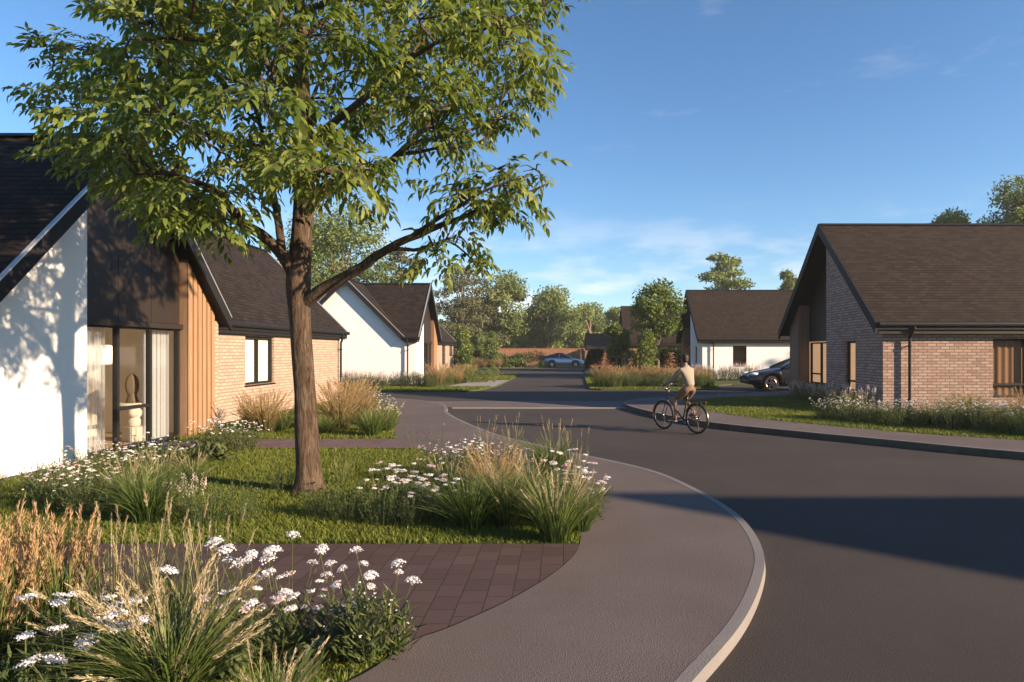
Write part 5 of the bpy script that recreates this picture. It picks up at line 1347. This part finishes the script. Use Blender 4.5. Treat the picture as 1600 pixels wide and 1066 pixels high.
# --- strips across the lane
for i in range(26):
    x = -10.4 + 4.4 * (i / 25); plant('herb_bush', pick('herb' if i % 2 else 'catmint', i), (x, 29.6 + rng.uniform(-.5, .4), .10), 'grey green herb along the white gable across the lane', 'herb', rng.uniform(1.2, 1.9), 'herbs along the far white gable')
for i in range(16):
    y = 28.6 + 12.0 * (i / 15); plant(*(('ornamental_grass', pick('tan', i), (-5.7 + rng.uniform(-.5, .5), y, .10), 'tan grass before the timber and brick front across the lane', 'grass', rng.uniform(1.0, 1.5), 'tan grasses across the lane') if i % 2 else ('herb_bush', pick('herb', i), (-5.5 + rng.uniform(-.5, .6), y, .10), 'round green herb before the timber front across the lane', 'herb', rng.uniform(1.4, 2.2), 'green herbs across the lane')))
for i in range(34):
    x = 1.5 + 5.0 * (i / 33) ; y = 29.4 + rng.uniform(-.6, .5)
    plant('herb_bush', pick('herb', i), (x, y - .25, .10), 'leafy green clump at the road edge before the timber house', 'herb', rng.uniform(1.2, 1.7), 'green clumps before the timber house')
for i in range(30):
    x = 1.7 + 4.9 * (i / 29); y = 30.0 + rng.uniform(-.5, .7)
    tn = i % 2 == 0; plant('ornamental_grass', pick('tan' if tn else 'tuftp', i), (x, y, .10), 'blush tan grass in the long bed before the timber house' if tn else 'pale green grass in the long bed before the timber house', 'grass', rng.uniform(1.0, 1.35), 'tan grasses before the timber house' if tn else 'green grasses before the timber house')
for i in range(16):
    x = 7.2 + 3.6 * (i / 15); plant('herb_bush', pick('herb' if i % 2 else 'catmint', i), (x, 36.2 + rng.uniform(-.5, .8), .10), 'grey green clump at the foot of the white bungalow by the black car', 'herb', rng.uniform(1.4, 2.2), 'clumps by the far white wall')
for i in range(10):
    plant('ornamental_grass', pick('tan', i), (at(742 + 4 * i, 64), 63.8 + rng.uniform(-.5, .5), .06), 'low gold grass along the far fence', 'grass', rng.uniform(1.0, 1.6), 'gold grasses along the far fence')
# ------------------------------------------------------------------ things inside the nearest house
def lathe(m, prof, c, n=24, mi=0):
    V = []; F = []
    for r, z in prof:
        for k in range(n): a = 2 * math.pi * k / n; V.append((c[0] + r * math.cos(a), c[1] + r * math.sin(a), c[2] + z))
    for i in range(len(prof) - 1):
        for k in range(n): F.append((i * n + k, i * n + (k + 1) % n, (i + 1) * n + (k + 1) % n, (i + 1) * n + k))
    F.append(tuple(range(n - 1, -1, -1))); F.append(tuple(range((len(prof) - 1) * n, len(prof) * n)))
    return m.add(V, F, mi)
def ell(m, c, r, n=18, k=12, bend=0):
    V = []; F = []
    for i in range(k + 1):
        t = math.pi * i / k
        for j in range(n): a = 2 * math.pi * j / n; V.append((c[0] + r[0] * math.sin(t) * math.cos(a), c[1] + r[1] * math.sin(t) * math.sin(a) + bend * math.sin(t * 1.3), c[2] - r[2] * math.cos(t)))
    for i in range(k):
        for j in range(n): F.append((i * n + j, i * n + (j + 1) % n, (i + 1) * n + (j + 1) % n, (i + 1) * n + j))
    return m.add(V, F)

def sheer(y0, y1, label):
    n = 90; V = []; F = []
    for i in range(n + 1):
        y = y0 + (y1 - y0) * i / n; x = -7.24 + .026 * math.sin(i * .9) + .012 * math.sin(i * .37 + 1)
        for z in (.13, 1.1, 2.16): V.append((x, y, z))
    for i in range(n):
        for j in range(2): F.append((3 * i + j, 3 * i + 3 + j, 3 * i + 4 + j, 3 * i + 1 + j))
    root = thing('curtain', label, 'curtain', (-7.24, (y0 + y1) / 2, .12))
    mk('cloth', V, F, MT['sheer'], root, smooth=True)
    m = MB(); m.tube([(-7.24, y0 - .03, 2.17), (-7.24, y1 + .03, 2.17)], .012, 8); m.build('rail', MT['dark'], root)
sheer(9.50, 10.30, 'sheer white curtain behind the glazing pane next to the white wall')
sheer(11.22, 11.96, 'sheer white curtain behind the glazing pane next to the timber strip')

pl = thing('pedestal', 'cream fluted round pedestal behind the low glazing rail', 'pedestal', (-7.62, 11.6, .115))
m = MB(); n = 48
V = []; F = []
for z in (0, .02, .23, .25):
    for k in range(n): a = 2 * math.pi * k / n; r = (.17 if z in (0, .25) else .175) + .007 * math.cos(a * 16); V.append((-7.62 + r * math.cos(a), 11.6 + r * math.sin(a), .115 + z))
for i in range(3):
    for k in range(n): F.append((i * n + k, i * n + (k + 1) % n, (i + 1) * n + (k + 1) % n, (i + 1) * n + k))
F += [tuple(range(n - 1, -1, -1)), tuple(range(3 * n, 4 * n))]
mk('body', V, F, MT['ceramic'], pl)
sc = thing('sculpture', 'cream rounded abstract sculpture standing on the fluted pedestal', 'sculpture', (-7.62, 11.6, .366))
m = MB(); lathe(m, [(.085, 0), (.095, .03), (.10, .10), (.075, .18)], (-7.62, 11.6, .366)); m.build('foot', MT['ceramic'], sc, smooth=True)
m = MB(); ell(m, (-7.62, 11.62, .60), (.10, .13, .11)); ell(m, (-7.60, 11.54, .615), (.08, .09, .09)); m.build('knob', MT['ceramic'], sc, smooth=True)
tb = thing('side_table', 'low cream side table deep in the curtained room', 'table', (-8.2, 12.42, .115))
m = MB(); lathe(m, [(.28, .56), (.29, .57), (.29, .60), (.28, .61)], (-8.2, 12.42, .115), 32); m.build('top', MT['ceramic'], tb, smooth=False)
m = MB(); lathe(m, [(.16, 0), (.09, .06), (.07, .3), (.09, .56)], (-8.2, 12.42, .115), 24); m.build('base', MT['ceramic'], tb, smooth=True)
ts = thing('sculpture', 'dark taupe disc shaped sculpture on the side table behind the cream one', 'sculpture', (-8.2, 12.42, .726))
m = MB(); lathe(m, [(.10, 0), (.11, .02), (.085, .10), (.07, .20)], (-8.2, 12.42, .726)); m.build('foot', MT['taupe'], ts, smooth=True)
m = MB(); ell(m, (-8.2, 12.42, 1.05), (.08, .17, .22)); m.build('disc', MT['taupe'], ts, smooth=True)
lp = thing('pendant_lamp', 'wide white paper pendant lamp hanging behind the sheer curtain', 'lamp', (-7.62, 10.72, 2.5))
m = MB(); prof = [(.02, -.155), (.14, -.165), (.20, -.14), (.235, -.07), (.245, 0), (.235, .07), (.20, .14), (.14, .165), (.02, .155)]
lathe(m, prof, (-7.62, 10.72, 1.64), 32); m.build('lamp_shade', MT['lamp'], lp, smooth=True)
m = MB(); m.tube([(-7.62, 10.72, 1.93), (-7.62, 10.72, 2.5)], .006, 6); m.build('cord', MT['dark'], lp)
sf = thing('sofa', 'cream sofa with rounded cushions low behind the glazing', 'sofa', (-8.7, 10.7, .115))
def soft(m, a, b, r=.06):
    (x0, y0, z0), (x1, y1, z1) = a, b
    bm = bmesh.new(); bmesh.ops.create_cube(bm, size=1)
    for v in bm.verts: v.co = Vector(((x0 + x1) / 2 + v.co.x * (x1 - x0), (y0 + y1) / 2 + v.co.y * (y1 - y0), (z0 + z1) / 2 + v.co.z * (z1 - z0)))
    bmesh.ops.bevel(bm, geom=bm.edges[:], offset=r, segments=4, affect='EDGES', profile=.5)
    bm.verts.index_update(); m.add([tuple(v.co) for v in bm.verts], [[v.index for v in f.verts] for f in bm.faces]); bm.free()
m = MB(); soft(m, (-9.1, 9.6, .17), (-8.3, 11.6, .36)); m.build('seat', MT['sofa'], sf, smooth=True)
m = MB(); soft(m, (-9.32, 9.6, .17), (-9.08, 11.6, .78)); m.build('backrest', MT['sofa'], sf, smooth=True)
for a, b in ((9.42, 9.62), (11.58, 11.78)):
    m = MB(); soft(m, (-9.25, a, .17), (-8.32, b, .58)); m.build('arm', MT['sofa'], sf, smooth=True)
for a in (9.63, 10.62):
    m = MB(); soft(m, (-9.08, a, .36), (-8.30, a + .96, .52), .07); m.build('cushion', MT['sofa'], sf, smooth=True)
for x in (-9.2, -8.4):
    for y in (9.55, 11.65):
        m = MB(); m.box((x - .03, y - .03, .115), (x + .03, y + .03, .175)); m.build('leg', MT['dark'], sf)

# ------------------------------------------------------------------ bicycle and rider
HX, HY = 2.66, 13.0
BX = math.atan2(.82, -.57)
bike = thing('bicycle', 'olive roadster bicycle with rear rack ridden along the road', 'bicycle', (HX, HY, .052), BX); bike.scale = (.89,) * 3
def ring(m, c, R_, r, n=36, k=8):
    V = []; F = []
    for i in range(n):
        a = 2 * math.pi * i / n
        for j in range(k):
            b = 2 * math.pi * j / k; q = R_ + r * math.cos(b); V.append((c[0] + q * math.cos(a), c[1] + r * math.sin(b), c[2] + q * math.sin(a)))
    for i in range(n):
        for j in range(k): F.append((i * k + j, i * k + (j + 1) % k, ((i + 1) % n) * k + (j + 1) % k, ((i + 1) % n) * k + j))
    return m.add(V, F)
def lb(name, m, mat, parent, smooth=True): return mk(name, m.V, m.F, MT[mat], parent, world=False, smooth=smooth)
for cx in (0, 1.07):
    m = MB(); m.tube([(cx, -.05, .345), (cx, .05, .345)], .022, 10); wh = lb('wheel', m, 'steel', bike)
    lb('tyre', ring(MB(), (cx, 0, .345), .325, .020), 'rubber', wh); lb('rim', ring(MB(), (cx, 0, .345), .298, .010), 'rim_dark', wh)
    m = MB()
    for i in range(28):
        a = 2 * math.pi * i / 28; s = .03 if i % 2 else -.03
        m.tube([(cx + .02 * math.cos(a + .5), s, .345 + .02 * math.sin(a + .5)), (cx + .295 * math.cos(a), 0, .345 + .295 * math.sin(a))], .0018, 4, caps=False)
    lb('spokes', m, 'rim_dark', wh)
m = MB()
for pts, r in [([(.43, 0, .29), (.27, 0, .86)], .016), ([(.43, 0, .29), (.93, 0, .78)], .019), ([(.29, 0, .80), (.90, 0, .88)], .015), ([(.945, 0, .74), (.885, 0, .98)], .019)]: m.tube(pts, r, 10)
for s in (-1, 1):
    m.tube([(.43, s * .03, .29), (0, s * .06, .345)], .010, 8); m.tube([(.29, s * .02, .79), (0, s * .06, .345)], .009, 8); m.tube([(.945, s * .035, .72), (1.0, s * .05, .52), (1.07, s * .055, .345)], .011, 8)
lb('frame', m, 'bike', bike)
m = MB(); m.tube([(.885, 0, .98), (.87, 0, 1.06), (.93, 0, 1.08)], .013, 8)
m.tube([(.70, -.29, 1.06), (.84, -.28, 1.075), (.93, -.12, 1.08), (.93, .12, 1.08), (.84, .28, 1.075), (.70, .29, 1.06)], .012, 8); lb('handlebar', m, 'steel', bike)
for s in (-1, 1):
    m = MB(); m.tube([(.69, s * .291, 1.058), (.80, s * .283, 1.072)], .018, 10); lb('grip', m, 'brown_lea', bike)
m = MB(); m.tube([(.285, 0, .82), (.255, 0, .93)], .013, 8); lb('seat_post', m, 'steel', bike)
m = MB(); ell(m, (.20, 0, .95), (.13, .085, .035)); ell(m, (.33, 0, .95), (.11, .03, .025)); lb('saddle', m, 'brown_lea', bike)
m = MB()
for s in (-.06, 0, .06): m.tube([(.22, s * .5, .74), (.12, s, .745), (-.26, s, .735)], .006, 6)
m.tube([(-.26, -.06, .735), (-.26, .06, .735)], .006, 6)
for s in (-.062, .062): m.tube([(-.08, s, .74), (0, s, .36)], .005, 6); m.tube([(-.22, s, .735), (0, s, .36)], .005, 6)
lb('rear_rack', m, 'bike', bike)
def guard(cx, a0, a1, name):
    m = MB(); n = 24; V = []; F = []
    for i in range(n + 1):
        a = a0 + (a1 - a0) * i / n
        for s, r in ((-.028, .352), (0, .362), (.028, .352)): V.append((cx + r * math.cos(a), s, .345 + r * math.sin(a)))
    for i in range(n):
        for j in range(2): F.append((3 * i + j, 3 * i + 1 + j, 3 * i + 4 + j, 3 * i + 3 + j))
    m.add(V, F); lb(name, m, 'bike', bike)
guard(0, R(20), R(200), 'mudguard'); guard(1.07, R(-10), R(140), 'mudguard')
CA = R(-62)      # crank angle, near side pedal forward
m = MB(); ring(m, (.43, -.05, .29), .085, .008, 24, 6); ring(m, (0, -.05, .345), .035, .006, 18, 6)
m.tube([(.43, -.05, .375), (0, -.05, .38)], .004, 4); m.tube([(.43, -.05, .205), (0, -.05, .31)], .004, 4); lb('chain', m, 'steel', bike)
ped = {}
m = MB(); m.tube([(.43, -.09, .29), (.43, .09, .29)], .014, 8)
for s, ang in ((1, R(-20)), (-1, R(160))):
    px_, pz_ = .43 + .17 * math.cos(ang), .29 + .17 * math.sin(ang)
    m.tube([(.43, s * .085, .29), (px_, s * .10, pz_)], .010, 8); ped[s] = (px_, pz_)
lb('crank', m, 'steel', bike)
for s in (1, -1):
    m = MB(); x, z = ped[s]; m.box((x - .045, s * .10, z - .012), (x + .045, s * .10 + s * .09, z + .012)); lb('pedal', m, 'rubber', bike, False)
m = MB(); m.box((-.285, -.03, .70), (-.265, .03, .74)); lb('rear_lamp', m, 'taillight', bike, False)
m = MB(); lathe(m, [(.02, 0), (.04, .03), (.042, .06)], (.99, 0, .93), 12); lb('head_lamp', m, 'steel', bike)

def skin_mesh(name, joints, bones, mat, parent, sub=2):
    """one continuous surface grown round a skeleton of joints {key:(pos,radius)}"""
    keys = list(joints); ix = {k: i for i, k in enumerate(keys)}
    me = bpy.data.meshes.new(name); me.from_pydata([joints[k][0] for k in keys], [(ix[a], ix[b]) for a, b in bones], [])
    o = link(bpy.data.objects.new(name, me))
    md = o.modifiers.new('skin', 'SKIN'); md.use_smooth_shade = True; md.branch_smoothing = .4
    for i, k in enumerate(keys):
        r = joints[k][1]; r = (r, r) if isinstance(r, (int, float)) else r
        me.skin_vertices[0].data[i].radius = r; me.skin_vertices[0].data[i].use_root = (i == 0)
    sb = o.modifiers.new('sub', 'SUBSURF'); sb.levels = sub; sb.render_levels = sub
    dg = bpy.context.evaluated_depsgraph_get(); ev = o.evaluated_get(dg)
    nm = bpy.data.meshes.new_from_object(ev, depsgraph=dg); o.modifiers.clear(); o.data = nm; bpy.data.meshes.remove(me)
    nm.name = name; nm.materials.clear(); nm.materials.append(mat); nm.polygons.foreach_set('use_smooth', np.ones(len(nm.polygons), bool))
    if parent is not None: o.parent = parent
    return o

rider = thing('person', 'cyclist seen from behind in oatmeal top, tan shorts and oxblood shoes riding the bicycle', 'person', (HX, HY, .052), BX); rider.scale = (.89,) * 3
J = {'pelvis': ((.20, 0, 1.03), (.13, .10)), 'waist': ((.245, 0, 1.16), (.105, .085)), 'chest': ((.30, 0, 1.36), (.125, .095)), 'neckb': ((.335, 0, 1.505), (.06, .055)), 'neck': ((.355, 0, 1.56), .048), 'jaw': ((.385, 0, 1.62), (.058, .066)), 'head': ((.385, 0, 1.685), (.074, .088)), 'top': ((.375, 0, 1.745), (.058, .07)), 'nose': ((.485, 0, 1.655), .012)}
Bn = [('pelvis', 'waist'), ('waist', 'chest'), ('chest', 'neckb'), ('neckb', 'neck'), ('neck', 'jaw'), ('jaw', 'head'), ('head', 'top'), ('head', 'nose')]
LEG = {}
for s, t in ((1, 'near'), (-1, 'off')):
    x, z = ped[s]
    hip = (.21, s * .095, .99); foot = (x - .02, s * .145, z + .035)
    ank = (x - .075, s * .14, z + .10)
    # knee by the two-bone rule, bending forward
    A = Vector((hip[0], hip[2])); C = Vector((ank[0], ank[2])); l1, l2 = .435, .42; d = min((C - A).length, l1 + l2 - .002); u = (C - A).normalized(); a = (l1 * l1 - l2 * l2 + d * d) / (2 * d); h = math.sqrt(max(0, l1 * l1 - a * a)); n_ = Vector((-u.y, u.x)); n_ = n_ if n_.x > 0 else -n_
    kn = A + u * a + n_ * h
    knee = (kn.x, s * .13, kn.y)
    LEG[s] = (hip, knee, ank, foot)
    mid = tuple((p + q) / 2 for p, q in zip(knee, ank)); calf = (mid[0] - .012, mid[1], mid[2] + .06)
    J.update({t + 'hip': (hip, .088), t + 'thigh': (tuple((p + q) / 2 for p, q in zip(hip, knee)), .072), t + 'knee': (knee, .052), t + 'calf': (calf, .050), t + 'ank': (ank, .034), t + 'heel': ((x - .085, s * .145, z + .045), .03), t + 'toe': ((x + .10, s * .15, z + .03), .026)})
    Bn += [('pelvis', t + 'hip'), (t + 'hip', t + 'thigh'), (t + 'thigh', t + 'knee'), (t + 'knee', t + 'calf'), (t + 'calf', t + 'ank'), (t + 'ank', t + 'heel'), (t + 'ank', t + 'toe')]
    sh = (.325, s * .175, 1.435); el = (.50, s * .245, 1.22); wr = (.70, s * .275, 1.10); pm = (.745, s * .285, 1.09)
    J.update({t + 'sh': (sh, .052), t + 'ua': (tuple((p + q) / 2 for p, q in zip(sh, el)), .045), t + 'el': (el, .038), t + 'fa': (tuple((p + q) / 2 for p, q in zip(el, wr)), .036), t + 'wr': (wr, (.024, .02)), t + 'pm': (pm, (.034, .018))})
    Bn += [('chest', t + 'sh'), (t + 'sh', t + 'ua'), (t + 'ua', t + 'el'), (t + 'el', t + 'fa'), (t + 'fa', t + 'wr'), (t + 'wr', t + 'pm')]
    for i, dy in enumerate((-.030, -.010, .010, .030)):
        b = (.772 - abs(dy) * .3, pm[1] + dy * .9, 1.090); e = (.795 - abs(dy) * .4, pm[1] + dy, 1.068); g = (.776, pm[1] + dy, 1.045)
        J.update({f'{t}f{i}a': (b, .010), f'{t}f{i}b': (e, .009), f'{t}f{i}c': (g, .008)}); Bn += [(t + 'pm', f'{t}f{i}a'), (f'{t}f{i}a', f'{t}f{i}b'), (f'{t}f{i}b', f'{t}f{i}c')]
    J.update({t + 'tha': ((.735, pm[1] - s * .036, 1.075), .011), t + 'thb': ((.755, pm[1] - s * .045, 1.050), .009)}); Bn += [(t + 'pm', t + 'tha'), (t + 'tha', t + 'thb')]
skin_mesh('body', J, Bn, MT['skin'], rider, 1)
g = .018
T = {'pelvis': ((.20, 0, 1.02), (.155, .135)), 'waist': ((.24, 0, 1.16), (.132, .112)), 'chest': ((.295, 0, 1.36), (.158, .128)), 'neckb': ((.33, 0, 1.485), (.105, .095)), 'col': ((.347, 0, 1.545), (.068, .066))}
TB = [('pelvis', 'waist'), ('waist', 'chest'), ('chest', 'neckb'), ('neckb', 'col')]
for s, t in ((1, 'near'), (-1, 'off')):
    for k in ('sh', 'ua', 'el', 'fa'):
        p, r = J[t + k]; T[t + k] = (p, r + .016)
    p, r = J[t + 'wr']; T[t + 'wr'] = ((p[0] - .012, p[1], p[2] + .006), (.035, .032)); TB += [('chest', t + 'sh'), (t + 'sh', t + 'ua'), (t + 'ua', t + 'el'), (t + 'el', t + 'fa'), (t + 'fa', t + 'wr')]
skin_mesh('sweater', T, TB, MT['shirt'], rider, 2)
S_ = {'pelvis': ((.195, 0, 1.03), (.150, .125)), 'waist': ((.225, 0, 1.10), (.138, .12))}; SB = [('pelvis', 'waist')]
for s, t in ((1, 'near'), (-1, 'off')):
    hip, knee, ank, foot = LEG[s]; lerp = lambda f: tuple(p + (q - p) * f for p, q in zip(hip, knee))
    S_.update({t + 'a': (hip, .112), t + 'b': (lerp(.5), .094), t + 'c': (lerp(.9), .078)}); SB += [('pelvis', t + 'a'), (t + 'a', t + 'b'), (t + 'b', t + 'c')]
skin_mesh('shorts', S_, SB, MT['shorts'], rider, 2)
hb = MB(); ell(hb, (.362, 0, 1.70), (.088, .086, .098), 20, 14); ell(hb, (.338, 0, 1.645), (.06, .072, .06), 16, 10); lb('hair', hb, 'hair', rider)
for s in (1, -1):
    m = MB(); ell(m, (.385, s * .077, 1.655), (.020, .008, .030), 10, 8); lb('ear', m, 'skin', rider)
    m = MB(); ell(m, (.452, s * .03, 1.685), (.012, .012, .009), 10, 8); lb('eye', m, 'hair', rider)
    x, z = ped[s]
    sh = skin_mesh('shoe', {'an': ((x - .078, s * .142, z + .085), .043), 'he': ((x - .075, s * .145, z + .048), .040), 'md': ((x + .02, s * .148, z + .045), .042), 'to': ((x + .11, s * .15, z + .036), .032)}, [('an', 'he'), ('he', 'md'), ('md', 'to')], MT['shoe'], rider, 2)
    m = MB(); soft(m, (x - .115, s * .148 - .042, z + .012), (x + .145, s * .148 + .042, z + .030), .008); lb('sole', m, 'sole', sh)
m = MB(); ell(m, (.452, 0, 1.612), (.010, .022, .006), 10, 6); lb('mouth', m, 'hair', rider)

# ------------------------------------------------------------------ cars (length along X, front at -X)
def car(label, loc, rz, paint, L=4.5, W=1.78, H=1.43, hatch=False):
    root = thing('parked_car', label, 'car', loc, rz)
    wf, wr = -L / 2 + .88, L / 2 - .95; rw = .325; hw = W / 2
    prof = [(-L / 2, .62), (-L / 2 + .10, .70), (-L / 2 + .45, .80), (-L / 2 + 1.0, .90), (-L / 2 + 1.35, .95), (0, .98), (L / 2 - 1.0, 1.0), (L / 2 - .35, 1.02 if not hatch else 1.0), (L / 2 - .05, .96), (L / 2, .78)]
    xs = np.unique(np.concatenate([np.linspace(-L / 2, L / 2, 61), wf + (rw + .05) * np.cos(np.linspace(0, np.pi, 15)), wr + (rw + .05) * np.cos(np.linspace(0, np.pi, 15))]))
    zt = np.interp(xs, [p[0] for p in prof], [p[1] for p in prof])
    zb = np.full(len(xs), .24); zb = np.where(xs < -L / 2 + .3, .30 - .06 * (xs + L / 2) / .3, zb); zb = np.where(xs > L / 2 - .35, .24 + .12 * (xs - L / 2 + .35) / .35, zb)
    for c in (wf, wr):
        d = np.abs(xs - c); zb = np.where(d < rw + .05, np.maximum(zb, .325 + np.sqrt(np.maximum(0, (rw + .05) ** 2 - d ** 2))), zb)
    e = np.minimum((xs + L / 2), (L / 2 - xs)); wid = hw * (1 - .26 * np.clip(1 - e / .75, 0, 1) ** 2.4)
    V = []; F = []; n = 13
    for x, a, b, w in zip(xs, zt, zb, wid):
        mz = b + (a - b) * .45; sh = a - .05
        half = [(w * .90, b), (w * .985, b + (mz - b) * .5), (w, mz), (w * .985, mz + (sh - mz) * .6), (w * .93, sh), (w * .80, a - .012), (0, a + .025)]
        pts = half + [(-y, z) for y, z in half[-2::-1]]
        V += [(x, y, z) for y, z in pts]
    for i in range(len(xs) - 1):
        for j in range(n - 1): F.append((i * n + j, i * n + j + 1, (i + 1) * n + j + 1, (i + 1) * n + j))
        F.append((i * n, (i + 1) * n, (i + 1) * n + n - 1, i * n + n - 1))
    F += [tuple(range(n)), tuple(range((len(xs) - 1) * n + n - 1, (len(xs) - 1) * n - 1, -1))]
    o = mk('body', V, F, MT[paint], root, world=False, smooth=True)
    # cabin: glass band with a painted roof
    if hatch: st = [(-.95, .93, .80), (-.30, 1.30, .66), (0.1, H - .01, .62), (.75, H - .02, .60), (1.45, 1.28, .58), (2.05, 1.03, .62)]
    else: st = [(-.98, .95, .80), (-.22, 1.33, .66), (.2, H, .62), (.8, H - .02, .60), (1.3, 1.30, .60), (1.85, 1.03, .66)]
    q = np.array(catmull(st, 5)); V = []; F = []
    for x, z, w in q:
        base = .96; f = max(.05, (z - base) / (H - base)); lo = hw * .90
        V += [(x, lo, base - .03), (x, lo + (w - lo) * f * .93, base + (z - base) * .86), (x, w * .80 * (.6 + .4 * f), z - .004), (x, 0, z + .008), (x, -w * .80 * (.6 + .4 * f), z - .004), (x, -(lo + (w - lo) * f * .93), base + (z - base) * .86), (x, -lo, base - .03)]
    for i in range(len(q) - 1):
        for j in range(6): F.append((i * 7 + j, i * 7 + j + 1, (i + 1) * 7 + j + 1, (i + 1) * 7 + j))
    mk('window', V, F, MT['carglass'], root, world=False, smooth=True)
    m = MB(); r0 = [p for p in q if p[1] > H - .09]
    for a, b in zip(r0, r0[1:]):
        m.add([(a[0], a[2] * .84, a[1] + .006), (b[0], b[2] * .84, b[1] + .006), (b[0], 0, b[1] + .022), (a[0], 0, a[1] + .022)], [(0, 1, 2, 3)]); m.add([(a[0], -a[2] * .84, a[1] + .006), (b[0], -b[2] * .84, b[1] + .006), (b[0], 0, b[1] + .022), (a[0], 0, a[1] + .022)], [(3, 2, 1, 0)])
    for s in (1, -1):
        for k0, k1 in ((0, 10), (len(q) - 11, len(q) - 1)):
            pts = []
            for x, z, w in q[k0:k1 + 1]:
                f = max(.05, (z - .96) / (H - .96)); lo = hw * .90; pts.append((x, s * (lo + (w - lo) * f * .95), .96 + (z - .96) * .88 + .006))
            m.tube(pts, .028, 6)
        m.tube([(.45, s * hw * .90, .95), (.40, s * hw * .705, H - .07)], .026, 6)
    mk('roof', m.V, m.F, MT[paint], root, world=False, smooth=True)
    for c in (wf, wr):
        for s in (1, -1):
            y = s * (hw - .11); m = MB(); ring(m, (c, y, .325), .262, .062, 32, 10); w_ = lb('wheel', m, 'rubber', root)
            m = MB(); ring(m, (c, y + s * .035, .325), .205, .016, 32, 8)
            for i in range(5):
                a = R(90 + 72 * i); d = Vector((math.cos(a), 0, math.sin(a))); p = Vector((-d.z, 0, d.x)); cc = Vector((c, y + s * .045, .325))
                m.prism([cc + d * .02 + p * .030, cc + d * .20 + p * .040, cc + d * .20 - p * .040, cc + d * .02 - p * .030], (0, s * .02, 0))
            m.tube([(c, y + s * .03, .325), (c, y + s * .07, .325)], .05, 14); lb('rim', m, 'steel', w_, False)
            m = MB(); m.tube([(c, y - .02, .325), (c, y + s * .018, .325)], .195, 24); lb('brake_disc', m, 'rubber', w_, False)
    for s in (1, -1):
        m = MB(); ell(m, (-L / 2 + .26, s * hw * .72, .705), (.21, .16, .075), 16, 10); lb('headlight', m, 'lampglass', root)
        m = MB(); ell(m, (L / 2 - .12, s * hw * .74, .84), (.12, .15, .075), 14, 8); lb('tail_light', m, 'taillight', root)
        m = MB(); ell(m, (-.72, s * (hw + .07), 1.0), (.06, .10, .06), 12, 8); lb('mirror', m, paint, root)
        m = MB(); m.box((-.05, s * hw * .992 - .012, .80), (.12, s * hw * .992 + .012, .825)); m.box((.95, s * hw * .985 - .012, .82), (1.12, s * hw * .985 + .012, .845)); lb('door_handle', m, 'steel', root, False)
    m = MB(); m.box((-L / 2 - .012, -.42, .46), (-L / 2 + .10, .42, .60)); lb('grille', m, 'rubber', root, False)
    m = MB(); m.box((-L / 2 - .016, -.50, .30), (-L / 2 + .12, .50, .40)); lb('air_intake', m, 'rubber', root, False)
    m = MB(); m.box((-1.6, -hw * .8, .20), (1.7, hw * .8, .30)); m.box((wf - .37, -hw * .72, .25), (wf + .37, hw * .72, .68)); m.box((wr - .37, -hw * .72, .25), (wr + .37, hw * .72, .68)); lb('underbody', m, 'rubber', root, False)
    return root
car('black saloon with bright five spoke wheels, half hidden by the brick bungalow', (9.92, 27.5, .054), 0, 'paint_dark', 4.6, 1.80, 1.43)
car('silver blue hatchback parked before the far fence', (.02, 66.3, .054), math.pi, 'paint_blue', 4.2, 1.76, 1.46, True)
# ------------------------------------------------------------------ the slight evening haze
m = MB().box((-160, -45, -1.2), (160, 135, 20))
t = NT('haze_air'); t.n.remove(t.b)
pv_ = t.node('VolumePrincipled'); pv_.inputs['Density'].default_value = .0006; pv_.inputs['Color'].default_value = (.97, .95, .90, 1); pv_.inputs['Anisotropy'].default_value = .2
t.link(pv_.outputs[0], t.out.inputs['Volume'])
o = m.build('haze', t.m); tag(o, kind='stuff')
